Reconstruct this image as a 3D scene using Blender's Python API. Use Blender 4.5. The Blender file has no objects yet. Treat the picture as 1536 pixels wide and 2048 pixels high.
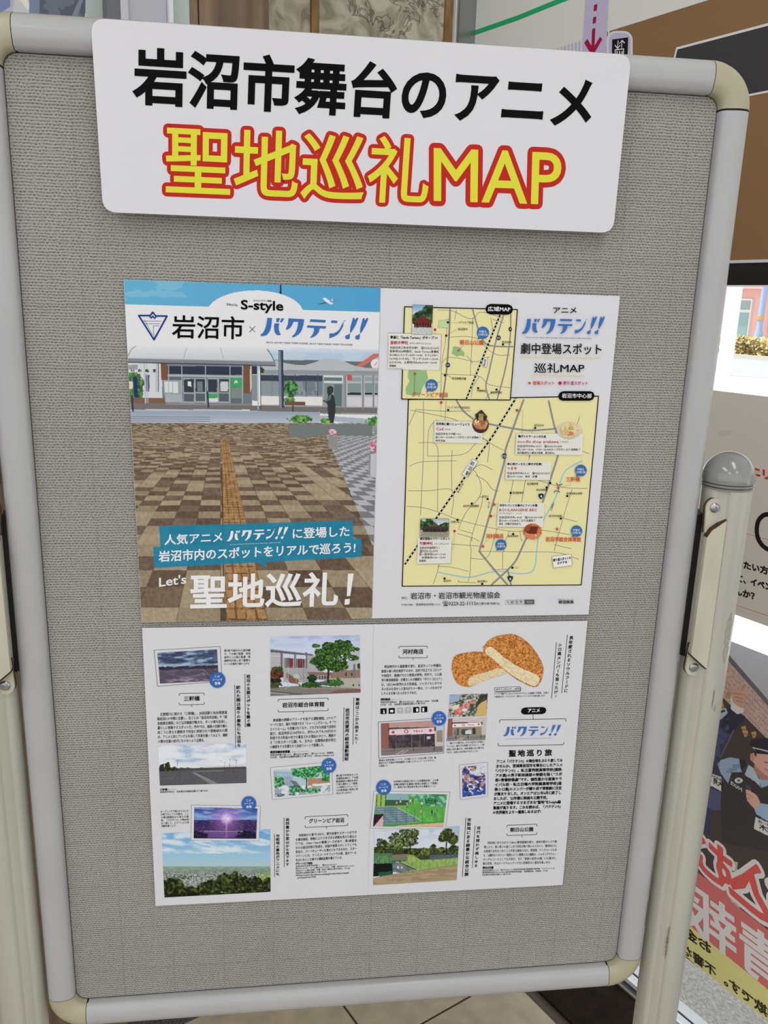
import bpy, bmesh, math, random
import numpy as np
from mathutils import Vector, Matrix
from mathutils.geometry import tessellate_polygon

random.seed(7)
rng = np.random.RandomState(11)
C = bpy.context.scene.collection
S = bpy.context.scene

# ------------------------------------------------------------------ camera
# world: X to the right along the notice board, Y away behind it, Z up, floor at Z=0
# board face is the plane Y=0, its fabric starts at X=-0.285 and hangs from Z=1.40 down to Z=0.532
BX, BZ = 0.285, 1.40
def _rot(r):
    th = np.linalg.norm(r); k = r/th
    K = np.array([[0,-k[2],k[1]],[k[2],0,-k[0]],[-k[1],k[0],0]])
    return np.eye(3)+math.sin(th)*K+(1-math.cos(th))*K@K
FPX = 1634.345
RB = _rot(np.array([0.252652, -0.121434, 0.013669]))
TB = np.array([-0.286619, -0.345529, 0.612421])
CB = -RB.T@TB
CAM = np.array([CB[0]-BX, CB[2], BZ-CB[1]])
b2w = lambda d: np.array([d[0], d[2], -d[1]])
cam_d = bpy.data.cameras.new('camera'); cam = bpy.data.objects.new('camera', cam_d); C.objects.link(cam)
r_, d_, f_ = b2w(RB[0]), b2w(RB[1]), b2w(RB[2])
M = Matrix.Identity(4)
for i in range(3):
    M[i][0], M[i][1], M[i][2], M[i][3] = r_[i], -d_[i], -f_[i], CAM[i]
cam.matrix_world = M
cam_d.sensor_fit = 'VERTICAL'; cam_d.sensor_height = 36; cam_d.lens = FPX/2048*36
cam_d.clip_start = 0.02; cam_d.clip_end = 200
S.camera = cam

# ------------------------------------------------------------------ world, lights, exposure
w = bpy.data.worlds.new('sky'); S.world = w; w.use_nodes = True
bg = w.node_tree.nodes['Background']; bg.inputs[0].default_value = (0.93, 0.95, 1.0, 1); bg.inputs[1].default_value = 1.45
S.view_settings.view_transform = 'Standard'; S.view_settings.look = 'None'
S.view_settings.exposure = 0.0; S.view_settings.gamma = 1.0; S.view_settings.use_curve_mapping = False
S.cycles.use_denoising = True
S.cycles.max_bounces = 6
sun_d = bpy.data.lights.new('sun', 'SUN'); sun_d.energy = 5.4; sun_d.angle = 0.02; sun_d.color = (1, 0.97, 0.93)
sun = bpy.data.objects.new('sun', sun_d); C.objects.link(sun)
sun.rotation_euler = Vector((-0.35, 0.30, 1.0)).to_track_quat('Z', 'Y').to_euler()
def area(name, loc, size, energy, col=(1,1,1)):
    d = bpy.data.lights.new(name, 'AREA'); d.shape = 'RECTANGLE'; d.size, d.size_y = size; d.energy = energy; d.color = col
    o = bpy.data.objects.new(name, d); C.objects.link(o); o.location = loc
    return o
LAMPS = [((0.35, -1.0, 2.66), 9), ((-1.2, -1.2, 2.66), 13), ((0.75, -3.0, 2.66), 10), ((-1.2, -3.2, 2.66), 14)]
for (l, e) in LAMPS:
    area('ceiling_light', l, (0.24, 1.2), e, (1, 0.985, 0.95))

# ------------------------------------------------------------------ node materials
def lin(c):
    c = np.asarray(c, float)/255.0
    return np.where(c <= 0.04045, c/12.92, ((c+0.055)/1.055)**2.4)
GAIN = 1.06            # a photographed print colour -> its reflectance under this room's light
def ink(c): return np.clip(lin(c)*GAIN, 0, 0.9)
_m = {}
def mat(name, rgb, rough=0.5, metal=0.0, spec=0.5, bump=None, var=None, coat=0.0, emit=None):
    """rgb linear; bump=(scale,strength,distance); var=(scale,amount,stretch xyz)"""
    if name in _m: return _m[name]
    m = bpy.data.materials.new(name); m.use_nodes = True; nt = m.node_tree; N = nt.nodes; L = nt.links
    b = N['Principled BSDF']
    b.inputs['Base Color'].default_value = (*[float(x) for x in rgb], 1)
    b.inputs['Roughness'].default_value = rough; b.inputs['Metallic'].default_value = metal
    b.inputs['Specular IOR Level'].default_value = spec; b.inputs['Coat Weight'].default_value = coat
    b.inputs['Coat Roughness'].default_value = 0.12
    if emit:
        b.inputs['Emission Color'].default_value = (*emit[:3], 1); b.inputs['Emission Strength'].default_value = emit[3]
    tc = N.new('ShaderNodeTexCoord')
    if var:
        mp = N.new('ShaderNodeMapping'); mp.inputs['Scale'].default_value = var[2]; L.new(tc.outputs['Object'], mp.inputs[0])
        n = N.new('ShaderNodeTexNoise'); n.inputs['Scale'].default_value = var[0]; n.inputs['Detail'].default_value = 5
        L.new(mp.outputs[0], n.inputs[0])
        r = N.new('ShaderNodeValToRGB'); a = var[1]
        r.color_ramp.elements[0].position = 0.32; r.color_ramp.elements[1].position = 0.68
        r.color_ramp.elements[0].color = (*[float(x)*(1-a) for x in rgb], 1)
        r.color_ramp.elements[1].color = (*[min(1, float(x)*(1+a)) for x in rgb], 1)
        L.new(n.outputs[0], r.inputs[0]); L.new(r.outputs[0], b.inputs['Base Color'])
    if bump:
        n = N.new('ShaderNodeTexNoise'); n.inputs['Scale'].default_value = bump[0]; n.inputs['Detail'].default_value = 4
        L.new(tc.outputs['Object'], n.inputs[0])
        bp = N.new('ShaderNodeBump'); bp.inputs['Strength'].default_value = bump[1]; bp.inputs['Distance'].default_value = bump[2]
        L.new(n.outputs[0], bp.inputs['Height']); L.new(bp.outputs[0], b.inputs['Normal'])
    _m[name] = m
    return m
def print_mat(c, gloss=0.45):
    c = tuple(int(x) for x in c); k = 'ink_%d_%d_%d_%d_%d' % (*c, int(gloss*100), int(GAIN*100))
    return mat(k, np.clip(ink(c)-0.004, 0.001, 1), rough=gloss, spec=0.07)
def pic_mat(gloss=0.45):
    k = 'printed_picture_%d' % int(gloss*100)
    if k in _m: return _m[k]
    m = mat(k, (1,1,1), rough=gloss, spec=0.15)
    a = m.node_tree.nodes.new('ShaderNodeVertexColor'); a.layer_name = 'print'
    m.node_tree.links.new(a.outputs[0], m.node_tree.nodes['Principled BSDF'].inputs['Base Color'])
    return m

def fabric_mat():
    m = mat('woven_fabric', lin((176,171,160)), rough=0.9, spec=0.15); nt = m.node_tree; N = nt.nodes; L = nt.links
    b = N['Principled BSDF']; tc = N['Texture Coordinate'] if 'Texture Coordinate' in N else N.new('ShaderNodeTexCoord')
    def math_(op, a, c=None, d=None):
        n = N.new('ShaderNodeMath'); n.operation = op
        for i, v in enumerate((a, c, d)):
            if v is None: continue
            if isinstance(v, (int, float)): n.inputs[i].default_value = v
            else: L.new(v, n.inputs[i])
        return n.outputs[0]
    sp = N.new('ShaderNodeSeparateXYZ'); L.new(tc.outputs['Object'], sp.inputs[0]); x, z = sp.outputs[0], sp.outputs[2]
    def noise(scale, st, det=3):
        mp = N.new('ShaderNodeMapping'); mp.inputs['Scale'].default_value = st; L.new(tc.outputs['Object'], mp.inputs[0])
        n = N.new('ShaderNodeTexNoise'); n.inputs['Scale'].default_value = scale; n.inputs['Detail'].default_value = det
        L.new(mp.outputs[0], n.inputs[0]); return n.outputs[0]
    wob = math_('MULTIPLY', math_('SUBTRACT', noise(210, (0.55,1,0.5)), 0.5), 5.0)
    rows = math_('SINE', math_('ADD', math_('MULTIPLY', z, 2*math.pi/0.00235), wob))
    rowi = math_('FLOOR', math_('ADD', math_('MULTIPLY', z, 1/0.00235), math_('MULTIPLY', wob, 0.159)))
    wob2 = math_('MULTIPLY', math_('SUBTRACT', noise(300, (0.6,1,1)), 0.5), 6.0)
    cols = math_('SINE', math_('ADD', math_('MULTIPLY', x, 2*math.pi/0.0030), math_('ADD', wob2, math_('MULTIPLY', rowi, 3.1))))
    fine = noise(700, (1,1,1.8), 3)
    h = math_('ADD', math_('ADD', math_('MULTIPLY', rows, 0.55), math_('MULTIPLY', cols, 0.18)), math_('MULTIPLY', math_('SUBTRACT', fine, 0.5), 2.6))
    # faint darker threads every 50 mm
    def thread(c, ph):
        t = math_('ABSOLUTE', math_('SUBTRACT', math_('FRACT', math_('MULTIPLY', math_('ADD', c, ph), 20.0)), 0.5))
        return math_('MULTIPLY', math_('LESS_THAN', t, 0.014), math_('GREATER_THAN', fine, 0.5))
    g = math_('MAXIMUM', thread(x, 0.012), thread(z, 0.01))
    n_ = N.new('ShaderNodeMapRange'); n_.interpolation_type = 'SMOOTHSTEP'; n_.inputs[1].default_value = -0.95; n_.inputs[2].default_value = 0.05; L.new(h, n_.inputs[0])
    v = math_('SUBTRACT', n_.outputs[0], math_('MULTIPLY', g, 0.25))
    mx = N.new('ShaderNodeMix'); mx.data_type = 'RGBA'; mx.clamp_factor = True
    c0 = lin((102,99,93)); c1 = lin((180,178,171))
    mx.inputs['A'].default_value = (*c0, 1); mx.inputs['B'].default_value = (*c1, 1)
    L.new(v, mx.inputs['Factor'])  # low spots of the weave go darker: crevice shade put into the colour
    tn = N.new('ShaderNodeMixRGB'); tn.blend_type = 'MULTIPLY'; tn.inputs[0].default_value = 0.25
    L.new(mx.outputs['Result'], tn.inputs[1]); L.new(noise(5, (1,1,1)), tn.inputs[2]); L.new(tn.outputs[0], b.inputs['Base Color'])
    bp = N.new('ShaderNodeBump'); bp.inputs['Strength'].default_value = 0.7; bp.inputs['Distance'].default_value = 0.0006
    L.new(h, bp.inputs['Height']); L.new(bp.outputs[0], b.inputs['Normal'])
    return m
def glass_mat():
    if 'glass' in _m: return _m['glass']
    m = bpy.data.materials.new('glass'); m.use_nodes = True; N = m.node_tree.nodes; L = m.node_tree.links
    N.clear(); o = N.new('ShaderNodeOutputMaterial'); mx = N.new('ShaderNodeMixShader'); t = N.new('ShaderNodeBsdfTransparent')
    g = N.new('ShaderNodeBsdfGlossy'); g.inputs['Roughness'].default_value = 0.02; lw_ = N.new('ShaderNodeLayerWeight'); pw = N.new('ShaderNodeMath'); pw.operation = 'POWER'; pw.inputs[1].default_value = 4.0; L.new(lw_.outputs['Facing'], pw.inputs[0])
    f = N.new('ShaderNodeMath'); f.operation = 'MULTIPLY_ADD'; f.inputs[1].default_value = 0.35; f.inputs[2].default_value = 0.03; L.new(pw.outputs[0], f.inputs[0])
    t.inputs[0].default_value = (0.93,0.96,0.95,1)
    L.new(f.outputs[0], mx.inputs[0]); L.new(t.outputs[0], mx.inputs[1]); L.new(g.outputs[0], mx.inputs[2]); L.new(mx.outputs[0], o.inputs[0])
    _m['glass'] = m; return m

# ------------------------------------------------------------------ objects
def tag(o, label=None, cat=None, group=None, kind=None):
    if label: o['label'] = label
    if cat: o['category'] = cat
    if group: o['group'] = group
    if kind: o['kind'] = kind
    return o
def empty(name, loc=(0,0,0), rz=0):
    o = bpy.data.objects.new(name, None); C.objects.link(o); o.location = loc; o.rotation_euler = (0,0,rz); o.empty_display_size = 0.05
    return o
def mesh_obj(name, v, f, m=None, parent=None, smooth=False):
    me = bpy.data.meshes.new(name); me.from_pydata([tuple(map(float, p)) for p in v], [], [tuple(map(int, q)) for q in f]); me.update()
    return link(name, me, m, parent, smooth)
def link(name, me, m=None, parent=None, smooth=False):
    o = bpy.data.objects.new(name, me); C.objects.link(o)
    if m: me.materials.append(m)
    if smooth:
        me.polygons.foreach_set('use_smooth', [True]*len(me.polygons))
    if parent:
        o.parent = parent
        o.matrix_parent_inverse = pinv(parent)
    return o
def pinv(p):
    M_ = Matrix.Identity(4); c = []
    while p: c.append(p); p = p.parent
    for q in reversed(c):
        M_ = M_ @ q.matrix_parent_inverse @ Matrix.LocRotScale(q.location, q.rotation_euler, q.scale)
    return M_.inverted()
def bm_obj(name, bm, m=None, parent=None, smooth=False, auto=None):
    me = bpy.data.meshes.new(name); bmesh.ops.recalc_face_normals(bm, faces=bm.faces); bm.to_mesh(me); bm.free()
    o = link(name, me, m, parent, smooth)
    if auto is not None:
        me.polygons.foreach_set('use_smooth', [True]*len(me.polygons)); me.set_sharp_from_angle(angle=math.radians(auto))
    return o
def bbox(bm, lo, hi, bev=0.0, T=None, seg=2):
    r = bmesh.ops.create_cube(bm, size=1.0); vs = r['verts']
    for v in vs:
        v.co = Vector(((lo[i]+hi[i])/2+v.co[i]*(hi[i]-lo[i]) for i in range(3)))
    if bev > 0:
        es = set(e for v in vs for e in v.link_edges)
        q = bmesh.ops.bevel(bm, geom=list(es), offset=bev, segments=seg, affect='EDGES', profile=0.5)
        vs = set(q['verts']) | set(v for v in vs if v.is_valid)
    if T is not None:
        for v in vs: v.co = T @ v.co
    return bm
def box(name, lo, hi, m, parent=None, bev=0.0, T=None):
    return bm_obj(name, bbox(bmesh.new(), lo, hi, bev, T), m, parent, auto=35 if bev else None)
def prism(bm, pts, n0, n1, bev=0):
    """pts: list of 3D bottom points; extruded by vector n1 from n0"""
    a = [bm.verts.new(Vector(p)+Vector(n0)) for p in pts]; b = [bm.verts.new(Vector(p)+Vector(n1)) for p in pts]
    n = len(pts); fs = [bm.faces.new(a[::-1]), bm.faces.new(b)]
    for i in range(n): fs.append(bm.faces.new((a[i], a[(i+1)%n], b[(i+1)%n], b[i])))
    if bev:
        es = [e for e in fs[0].edges]
        bmesh.ops.bevel(bm, geom=es, offset=bev, segments=2, affect='EDGES', profile=0.5)
    return bm
def lathe(bm, prof, c, n=32, T=None):
    """prof list (r,z) about vertical axis through c"""
    rings = []
    for r, z in prof:
        if r < 1e-6: rings.append([bm.verts.new((c[0], c[1], c[2]+z))]); continue
        rings.append([bm.verts.new((c[0]+r*math.cos(2*math.pi*k/n), c[1]+r*math.sin(2*math.pi*k/n), c[2]+z)) for k in range(n)])
    for A, B in zip(rings, rings[1:]):
        for k in range(n):
            q = []
            for vv in (A[k % len(A)], A[(k+1) % len(A)], B[(k+1) % len(B)], B[k % len(B)]):
                if vv not in q: q.append(vv)
            if len(q) > 2: bm.faces.new(q)
    for e, rv in ((rings[0], True), (rings[-1], False)):
        if len(e) > 2: bm.faces.new(e[::-1] if rv else e)
    if T is not None:
        for v in bm.verts: v.co = T @ v.co
    return bm

# ------------------------------------------------------------------ measuring planes
# A plane turns a reading taken on the photograph (1536x2048) into metres on a real surface.
def ray(u, v):
    d = RB.T @ np.array([(u-768)/FPX, (v-1024)/FPX, 1.0]); return b2w(d)
def project(P):
    P = np.atleast_2d(P); b = np.stack([P[:,0]+BX, BZ-P[:,2], P[:,1]], 1); c = b@RB.T+TB
    return np.stack([768+FPX*c[:,0]/c[:,2], 1024+FPX*c[:,1]/c[:,2]], 1)
class Plane:
    def __init__(s, o, ea, eb, n):         # n: towards the viewer
        s.o, s.ea, s.eb, s.n = (np.array(x, float) for x in (o, ea, eb, n))
    def at(s, u, v):
        d = ray(u, v); t = np.dot(s.o-CAM, s.n)/np.dot(d, s.n); P = CAM+t*d-s.o
        return np.array([P@s.ea, P@s.eb])
    def many(s, pts): return np.array([s.at(*p) for p in pts])
    def xyz(s, ab, off=0.0):
        ab = np.atleast_2d(ab); return s.o+ab[:,:1]*s.ea+ab[:,1:2]*s.eb+s.n*off
LAY = 0.00009
BOARD = Plane((0,0,0), (1,0,0), (0,0,1), (0,-1,0))
HEAD = Plane((0,-0.0120,0), (1,0,0), (0,0,1), (0,-1,0))
TH = math.radians(27)
WN = np.array([math.cos(TH), math.sin(TH), 0]); WD = np.array([-math.sin(TH), math.cos(TH), 0])   # wall_right: outward normal, direction away from camera
WP = np.array([0.54, 0.49, 0])
WALL = Plane(WP, WD, (0,0,1), -WN)

# ------------------------------------------------------------------ flat print: glyphs, strokes, fills
_fc = bpy.data.curves.new('measure', 'FONT'); _fo = bpy.data.objects.new('measure', _fc); C.objects.link(_fo)
_fc.size = 1.0
_g = {}
def _eval(s, res):
    _fc.resolution_u = res; _fc.body = s
    dg = bpy.context.evaluated_depsgraph_get(); dg.update()
    me = _fo.evaluated_get(dg).to_mesh(); me.calc_loop_triangles()
    n = len(me.vertices); v = np.zeros(n*3, np.float32); me.vertices.foreach_get('co', v); v = v.reshape(-1,3)[:, :2].astype(float)
    t = np.zeros(len(me.loop_triangles)*3, np.int32); me.loop_triangles.foreach_get('vertices', t); t = t.reshape(-1,3)
    cnt = {}
    for a, b, c in t:
        for e in ((a,b),(b,c),(c,a)):
            k = (min(e), max(e)); cnt.setdefault(k, []).append(e)
    be = np.array([q[0] for q in cnt.values() if len(q) == 1], int).reshape(-1,2)
    _fo.evaluated_get(dg).to_mesh_clear()
    return v, t, be
_bar = {}
def glyph(ch, res=1):
    k = (ch, res)
    if k in _g: return _g[k]
    if ch in ' \u3000':
        _g[k] = (np.zeros((0,2)), np.zeros((0,3), int), np.zeros((0,2), int), 0.28 if ch == ' ' else 1.0); return _g[k]
    if 'b' not in _bar: _bar['b'] = _eval('|', 1)[0][:,0].max()
    v, t, be = _eval(ch, res)
    adv = 1.0
    if ord(ch) < 0x3000:
        adv = _eval(ch+'|', 1)[0][:,0].max()-_bar['b']
    _g[k] = (v, t, be, adv); return _g[k]
_ref = {}
def refbox(ch):
    if ch not in _ref:
        v = glyph(ch, 1)[0]; _ref[ch] = (v[:,1].min(), v[:,1].max())
    return _ref[ch]
_acc = {}; _cnt = [0]
SEP = {'text_card','map_title_plate','map_park','photo_mount','pictogram','label_box','station_plate','photo_number','printed_shape','headline_rule','teal_banner'}
FINE = ('map_road','map_line','map_marker','map_railway','map_star','map_pin','map_bridge','printed_lettering','name_bracket','photo_edge','plan_outline','thin_rule','check_badge','round_badge','route_shield','city_emblem','search_box','title_logo','wavy_underline','map_border')
_jr = np.random.RandomState(5)
def put(plane, parent, name, col, layer, ab, tri, gloss=0.45, label=None, groups=None):
    _cnt[0] += 1
    k = (id(plane), parent.name if parent else '', name, tuple(col), layer, gloss) + ((_cnt[0],) if name in SEP else ())
    a = _acc.setdefault(k, dict(plane=plane, parent=parent, v=[], t=[], n=0, label=label))
    if label: a['label'] = label
    off = np.full(len(ab), layer*LAY)          # overlapping strokes lie a few microns over each other, like layers of ink
    base, st = 0, groups or []
    for (n, k) in st:
        if k > 0 and n: off[base:base+n] += np.repeat(_jr.rand(n//k)*0.6+0.05, k)*LAY
        base += n
    a['v'].append(plane.xyz(ab)+off[:,None]*plane.n[None]); a['t'].append(np.asarray(tri, int)+a['n']); a['n'] += len(ab)
def flush():
    for (_, _, name, col, layer, gloss, *_x), a in _acc.items():
        v = np.vstack(a['v']); t = np.vstack(a['t'])
        me = bpy.data.meshes.new(name)
        me.vertices.add(len(v)); me.vertices.foreach_set('co', v.astype(np.float32).ravel())
        me.loops.add(len(t)*3); me.loops.foreach_set('vertex_index', t.astype(np.int32).ravel())
        me.polygons.add(len(t)); me.polygons.foreach_set('loop_start', np.arange(0, len(t)*3, 3, dtype=np.int32))
        me.update(calc_edges=True)
        o = link(name, me, print_mat(col, gloss), a['parent'])
        if a['label']: o['label'] = a['label']
        if name in FINE: o['kind'] = 'stuff'
    _acc.clear()
def expand(v, t, be, wd, rnd, ax=1.0, ay=1.0, both=False):
    """thicken glyph outline by wd (em); returns v,t"""
    v0, t0 = v, t
    if len(t): v = v0[t0].reshape(-1,2); t = np.arange(len(v)).reshape(-1,3)      # glyph outlines may overlap themselves
    G = [(len(v), 3 if len(t) else 0)]
    if wd <= 0 or len(be) == 0: return v, t, G
    A, B = v0[be[:,0]], v0[be[:,1]]; d = B-A; L = np.linalg.norm(d, axis=1, keepdims=True)+1e-9; n = np.stack([-d[:,1], d[:,0]], 1)/L
    mA = n.copy(); mB = n.copy()
    if not rnd:                       # mitred corners
        inn = {}; out = {}
        for i, (p, q_) in enumerate(be): out[p] = i; inn[q_] = i
        for i, (p, q_) in enumerate(be):
            j = inn.get(p)
            if j is not None:
                c = 1+float(n[i]@n[j]); mA[i] = (n[i]+n[j])/c if c > 0.35 else n[i]
            j = out.get(q_)
            if j is not None:
                c = 1+float(n[i]@n[j]); mB[i] = (n[i]+n[j])/c if c > 0.35 else n[i]
    S_ = np.array([ax, ay])*wd; mA = mA*S_; mB = mB*S_
    if both: a0, b0, a1, b1 = A-mA, B-mB, A+mA, B+mB
    else:                             # outwards from the filled side only
        tri = v[t]; ar = np.cross(tri[:,1]-tri[:,0], tri[:,2]-tri[:,0]).sum(); sg = -1.0 if ar > 0 else 1.0
        a0, b0, a1, b1 = A-mA*0.08*sg, B-mB*0.08*sg, A+mA*sg, B+mB*sg
    q = np.stack([a0, b0, b1, a0, b1, a1], 1).reshape(-1,2); k = len(v)+3*np.arange(2*len(be))
    T = [t, np.stack([k, k+1, k+2], 1)]; V = [v, q]; base = len(v)+len(q); G.append((len(q), 3))
    if rnd:
        ids = np.unique(be); m = 10 if rnd is True else rnd; c = v0[ids]
        an = np.arange(m)*2*math.pi/m; ring = (c[:,None,:]+wd*np.stack([np.cos(an)*ax, np.sin(an)*ay], 1)[None]).reshape(-1,2)
        V.append(ring); G.append((len(ring), m)); kk = base+m*np.arange(len(ids))
        for j in range(1, m-1): T.append(np.stack([kk, kk+j, kk+j+1], 1))
    return np.vstack(V), np.vstack(T), G
FR = [0, 0, 1]
def fr(ox=0, oy=0, s=1): FR[:] = [ox, oy, s]
F3 = (230,540,2.8444); F4 = (230,880,2.8444); F5 = (750,580,3.072); F6 = (750,900,3.072)
FC = (280,1240,3.3391); FD = (280,1500,3.3391); FE = (730,1240,3.3391); FG = (730,1500,3.3391)
def P_(x, y): return (FR[0]+x/FR[2], FR[1]+y/FR[2])
def iscjk(s): return any(ord(c) > 0x2fff for c in s)
class Sheet:
    """collects flat print for one parent on one plane"""
    def __init__(s, plane, parent, gloss=0.45): s.p, s.o, s.g = plane, parent, gloss
    def tx(s, txt, x0, y0, x1, y1, h, col=(25,25,28), bold=0.0, name='printed_lettering', layer=6, skew=0.0, res=1, rnd=False, ref=None, gap=0.0, label=None):
        p = s.p; O = p.at(*P_(x0, y0)); E = p.at(*P_(x1, y1)); U = p.at(*P_(x0, y0-h))
        ref = ref or ('国' if iscjk(txt) else 'H'); r0, r1 = refbox(ref)
        G = [glyph(c, res) for c in txt]; tot = sum(g[3]+gap for g in G)-gap
        # trim side bearings
        i0 = G[0][0][:,0].min() if len(G[0][0]) else 0
        last = G[-1]; tr = (last[3]-last[0][:,0].max()) if len(last[0]) else 0
        tot = tot-i0-tr; ex = (E-O)/tot; ey = (U-O)/(r1-r0); x = -i0
        sx, sy = np.linalg.norm(ex), np.linalg.norm(ey); ax = sy/sx if sx > 0 else 1
        for g in G:
            v, t, be, adv = g
            if len(v):
                v2, t2, gg = expand(v, t, be, bold, rnd, ax=max(0.5, min(2, ax)))
                X = v2[:,0]+x+skew*v2[:,1]; Y = v2[:,1]-r0
                put(p, s.o, name, col, layer, O+X[:,None]*ex+Y[:,None]*ey, t2, s.g, label, gg)
            x += adv+gap
    def vt(s, txt, x0, y0, x1, y1, wd, col=(25,25,28), bold=0.02, name='printed_lettering', layer=6, label=None):
        """vertical writing from top centre to bottom centre, wd = glyph width"""
        p = s.p; A = p.at(*P_(x0, y0)); B = p.at(*P_(x1, y1)); n = len(txt); st = (B-A)/n
        W = np.linalg.norm(p.at(*P_(x0+wd, y0))-A); up = -st/np.linalg.norm(st); ri = np.array([up[1], -up[0]])
        e = W/0.93; hgt = min(e, np.linalg.norm(st)*1.04)
        for i, c in enumerate(txt):
            v, t, be, adv = glyph(c, 1); ctr = A+st*(i+0.5)
            if not len(v): continue
            v2, t2, gg = expand(v, t, be, bold, False)
            r0, r1 = refbox('国'); q = v2-np.array([adv/2, (r0+r1)/2])
            if c in 'ー〜～「」（）': q = np.stack([q[:,1], -q[:,0]], 1) if c != 'ー' else np.stack([q[:,1], -q[:,0]], 1)
            if c in '、。': q = q+np.array([0.55, 0.5])
            put(p, s.o, name, col, layer, ctr+q[:,:1]*e*ri+q[:,1:2]*hgt*up, t2, s.g, label, gg)
    def poly(s, pts, col, name='printed_shape', layer=2, label=None):
        ab = s.p.many([P_(*q) for q in pts]); t = tessellate_polygon([[Vector((a, b, 0)) for a, b in ab]])
        put(s.p, s.o, name, col, layer, ab, np.array(t), s.g, label, [(len(ab), len(ab))])
    def line(s, pts, wd, col, name='printed_line', layer=3, closed=False, rnd=True, label=None):
        ab = s.p.many([P_(*q) for q in pts])
        c = pts[len(pts)//2]; hw = 0.5*np.linalg.norm(s.p.at(*P_(c[0]+wd, c[1]))-s.p.at(*P_(c[0], c[1])))
        if closed: ab = np.vstack([ab, ab[:1]])
        n = len(ab); be = np.stack([np.arange(n-1), np.arange(1, n)], 1)
        v, t, gg = expand(ab, np.zeros((0,3), int), be, hw, 8 if rnd else False, both=True)
        put(s.p, s.o, name, col, layer, v, t, s.g, label, gg)
    def ell(s, cx, cy, rx, ry, col, name='printed_shape', layer=4, n=24, teeth=0, label=None):
        m = n*2 if teeth else n
        pts = [(cx+rx*(1-(0.07 if teeth and k % 2 else 0))*math.cos(2*math.pi*k/m), cy+ry*(1-(0.07 if teeth and k % 2 else 0))*math.sin(2*math.pi*k/m)) for k in range(m)]
        s.poly(pts, col, name, layer, label)
    def pill(s, x0, y0, x1, y1, r, col, name='printed_shape', layer=4):
        s.line([(x0+r, (y0)), (x1-r, (y1))], 2*r, col, name, layer)
def smooth(pts, k=6):
    """Catmull-Rom through points"""
    P = [pts[0]]+list(pts)+[pts[-1]]; out = []
    for i in range(1, len(P)-2):
        a, b, c, d = (np.array(q, float) for q in P[i-1:i+3])
        for j in range(k):
            t = j/k; out.append(tuple(0.5*((2*b)+(c-a)*t+(2*a-5*b+4*c-d)*t*t+(3*b-a-3*c+d)*t**3)))
    out.append(tuple(map(float, pts[-1]))); return out

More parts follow.
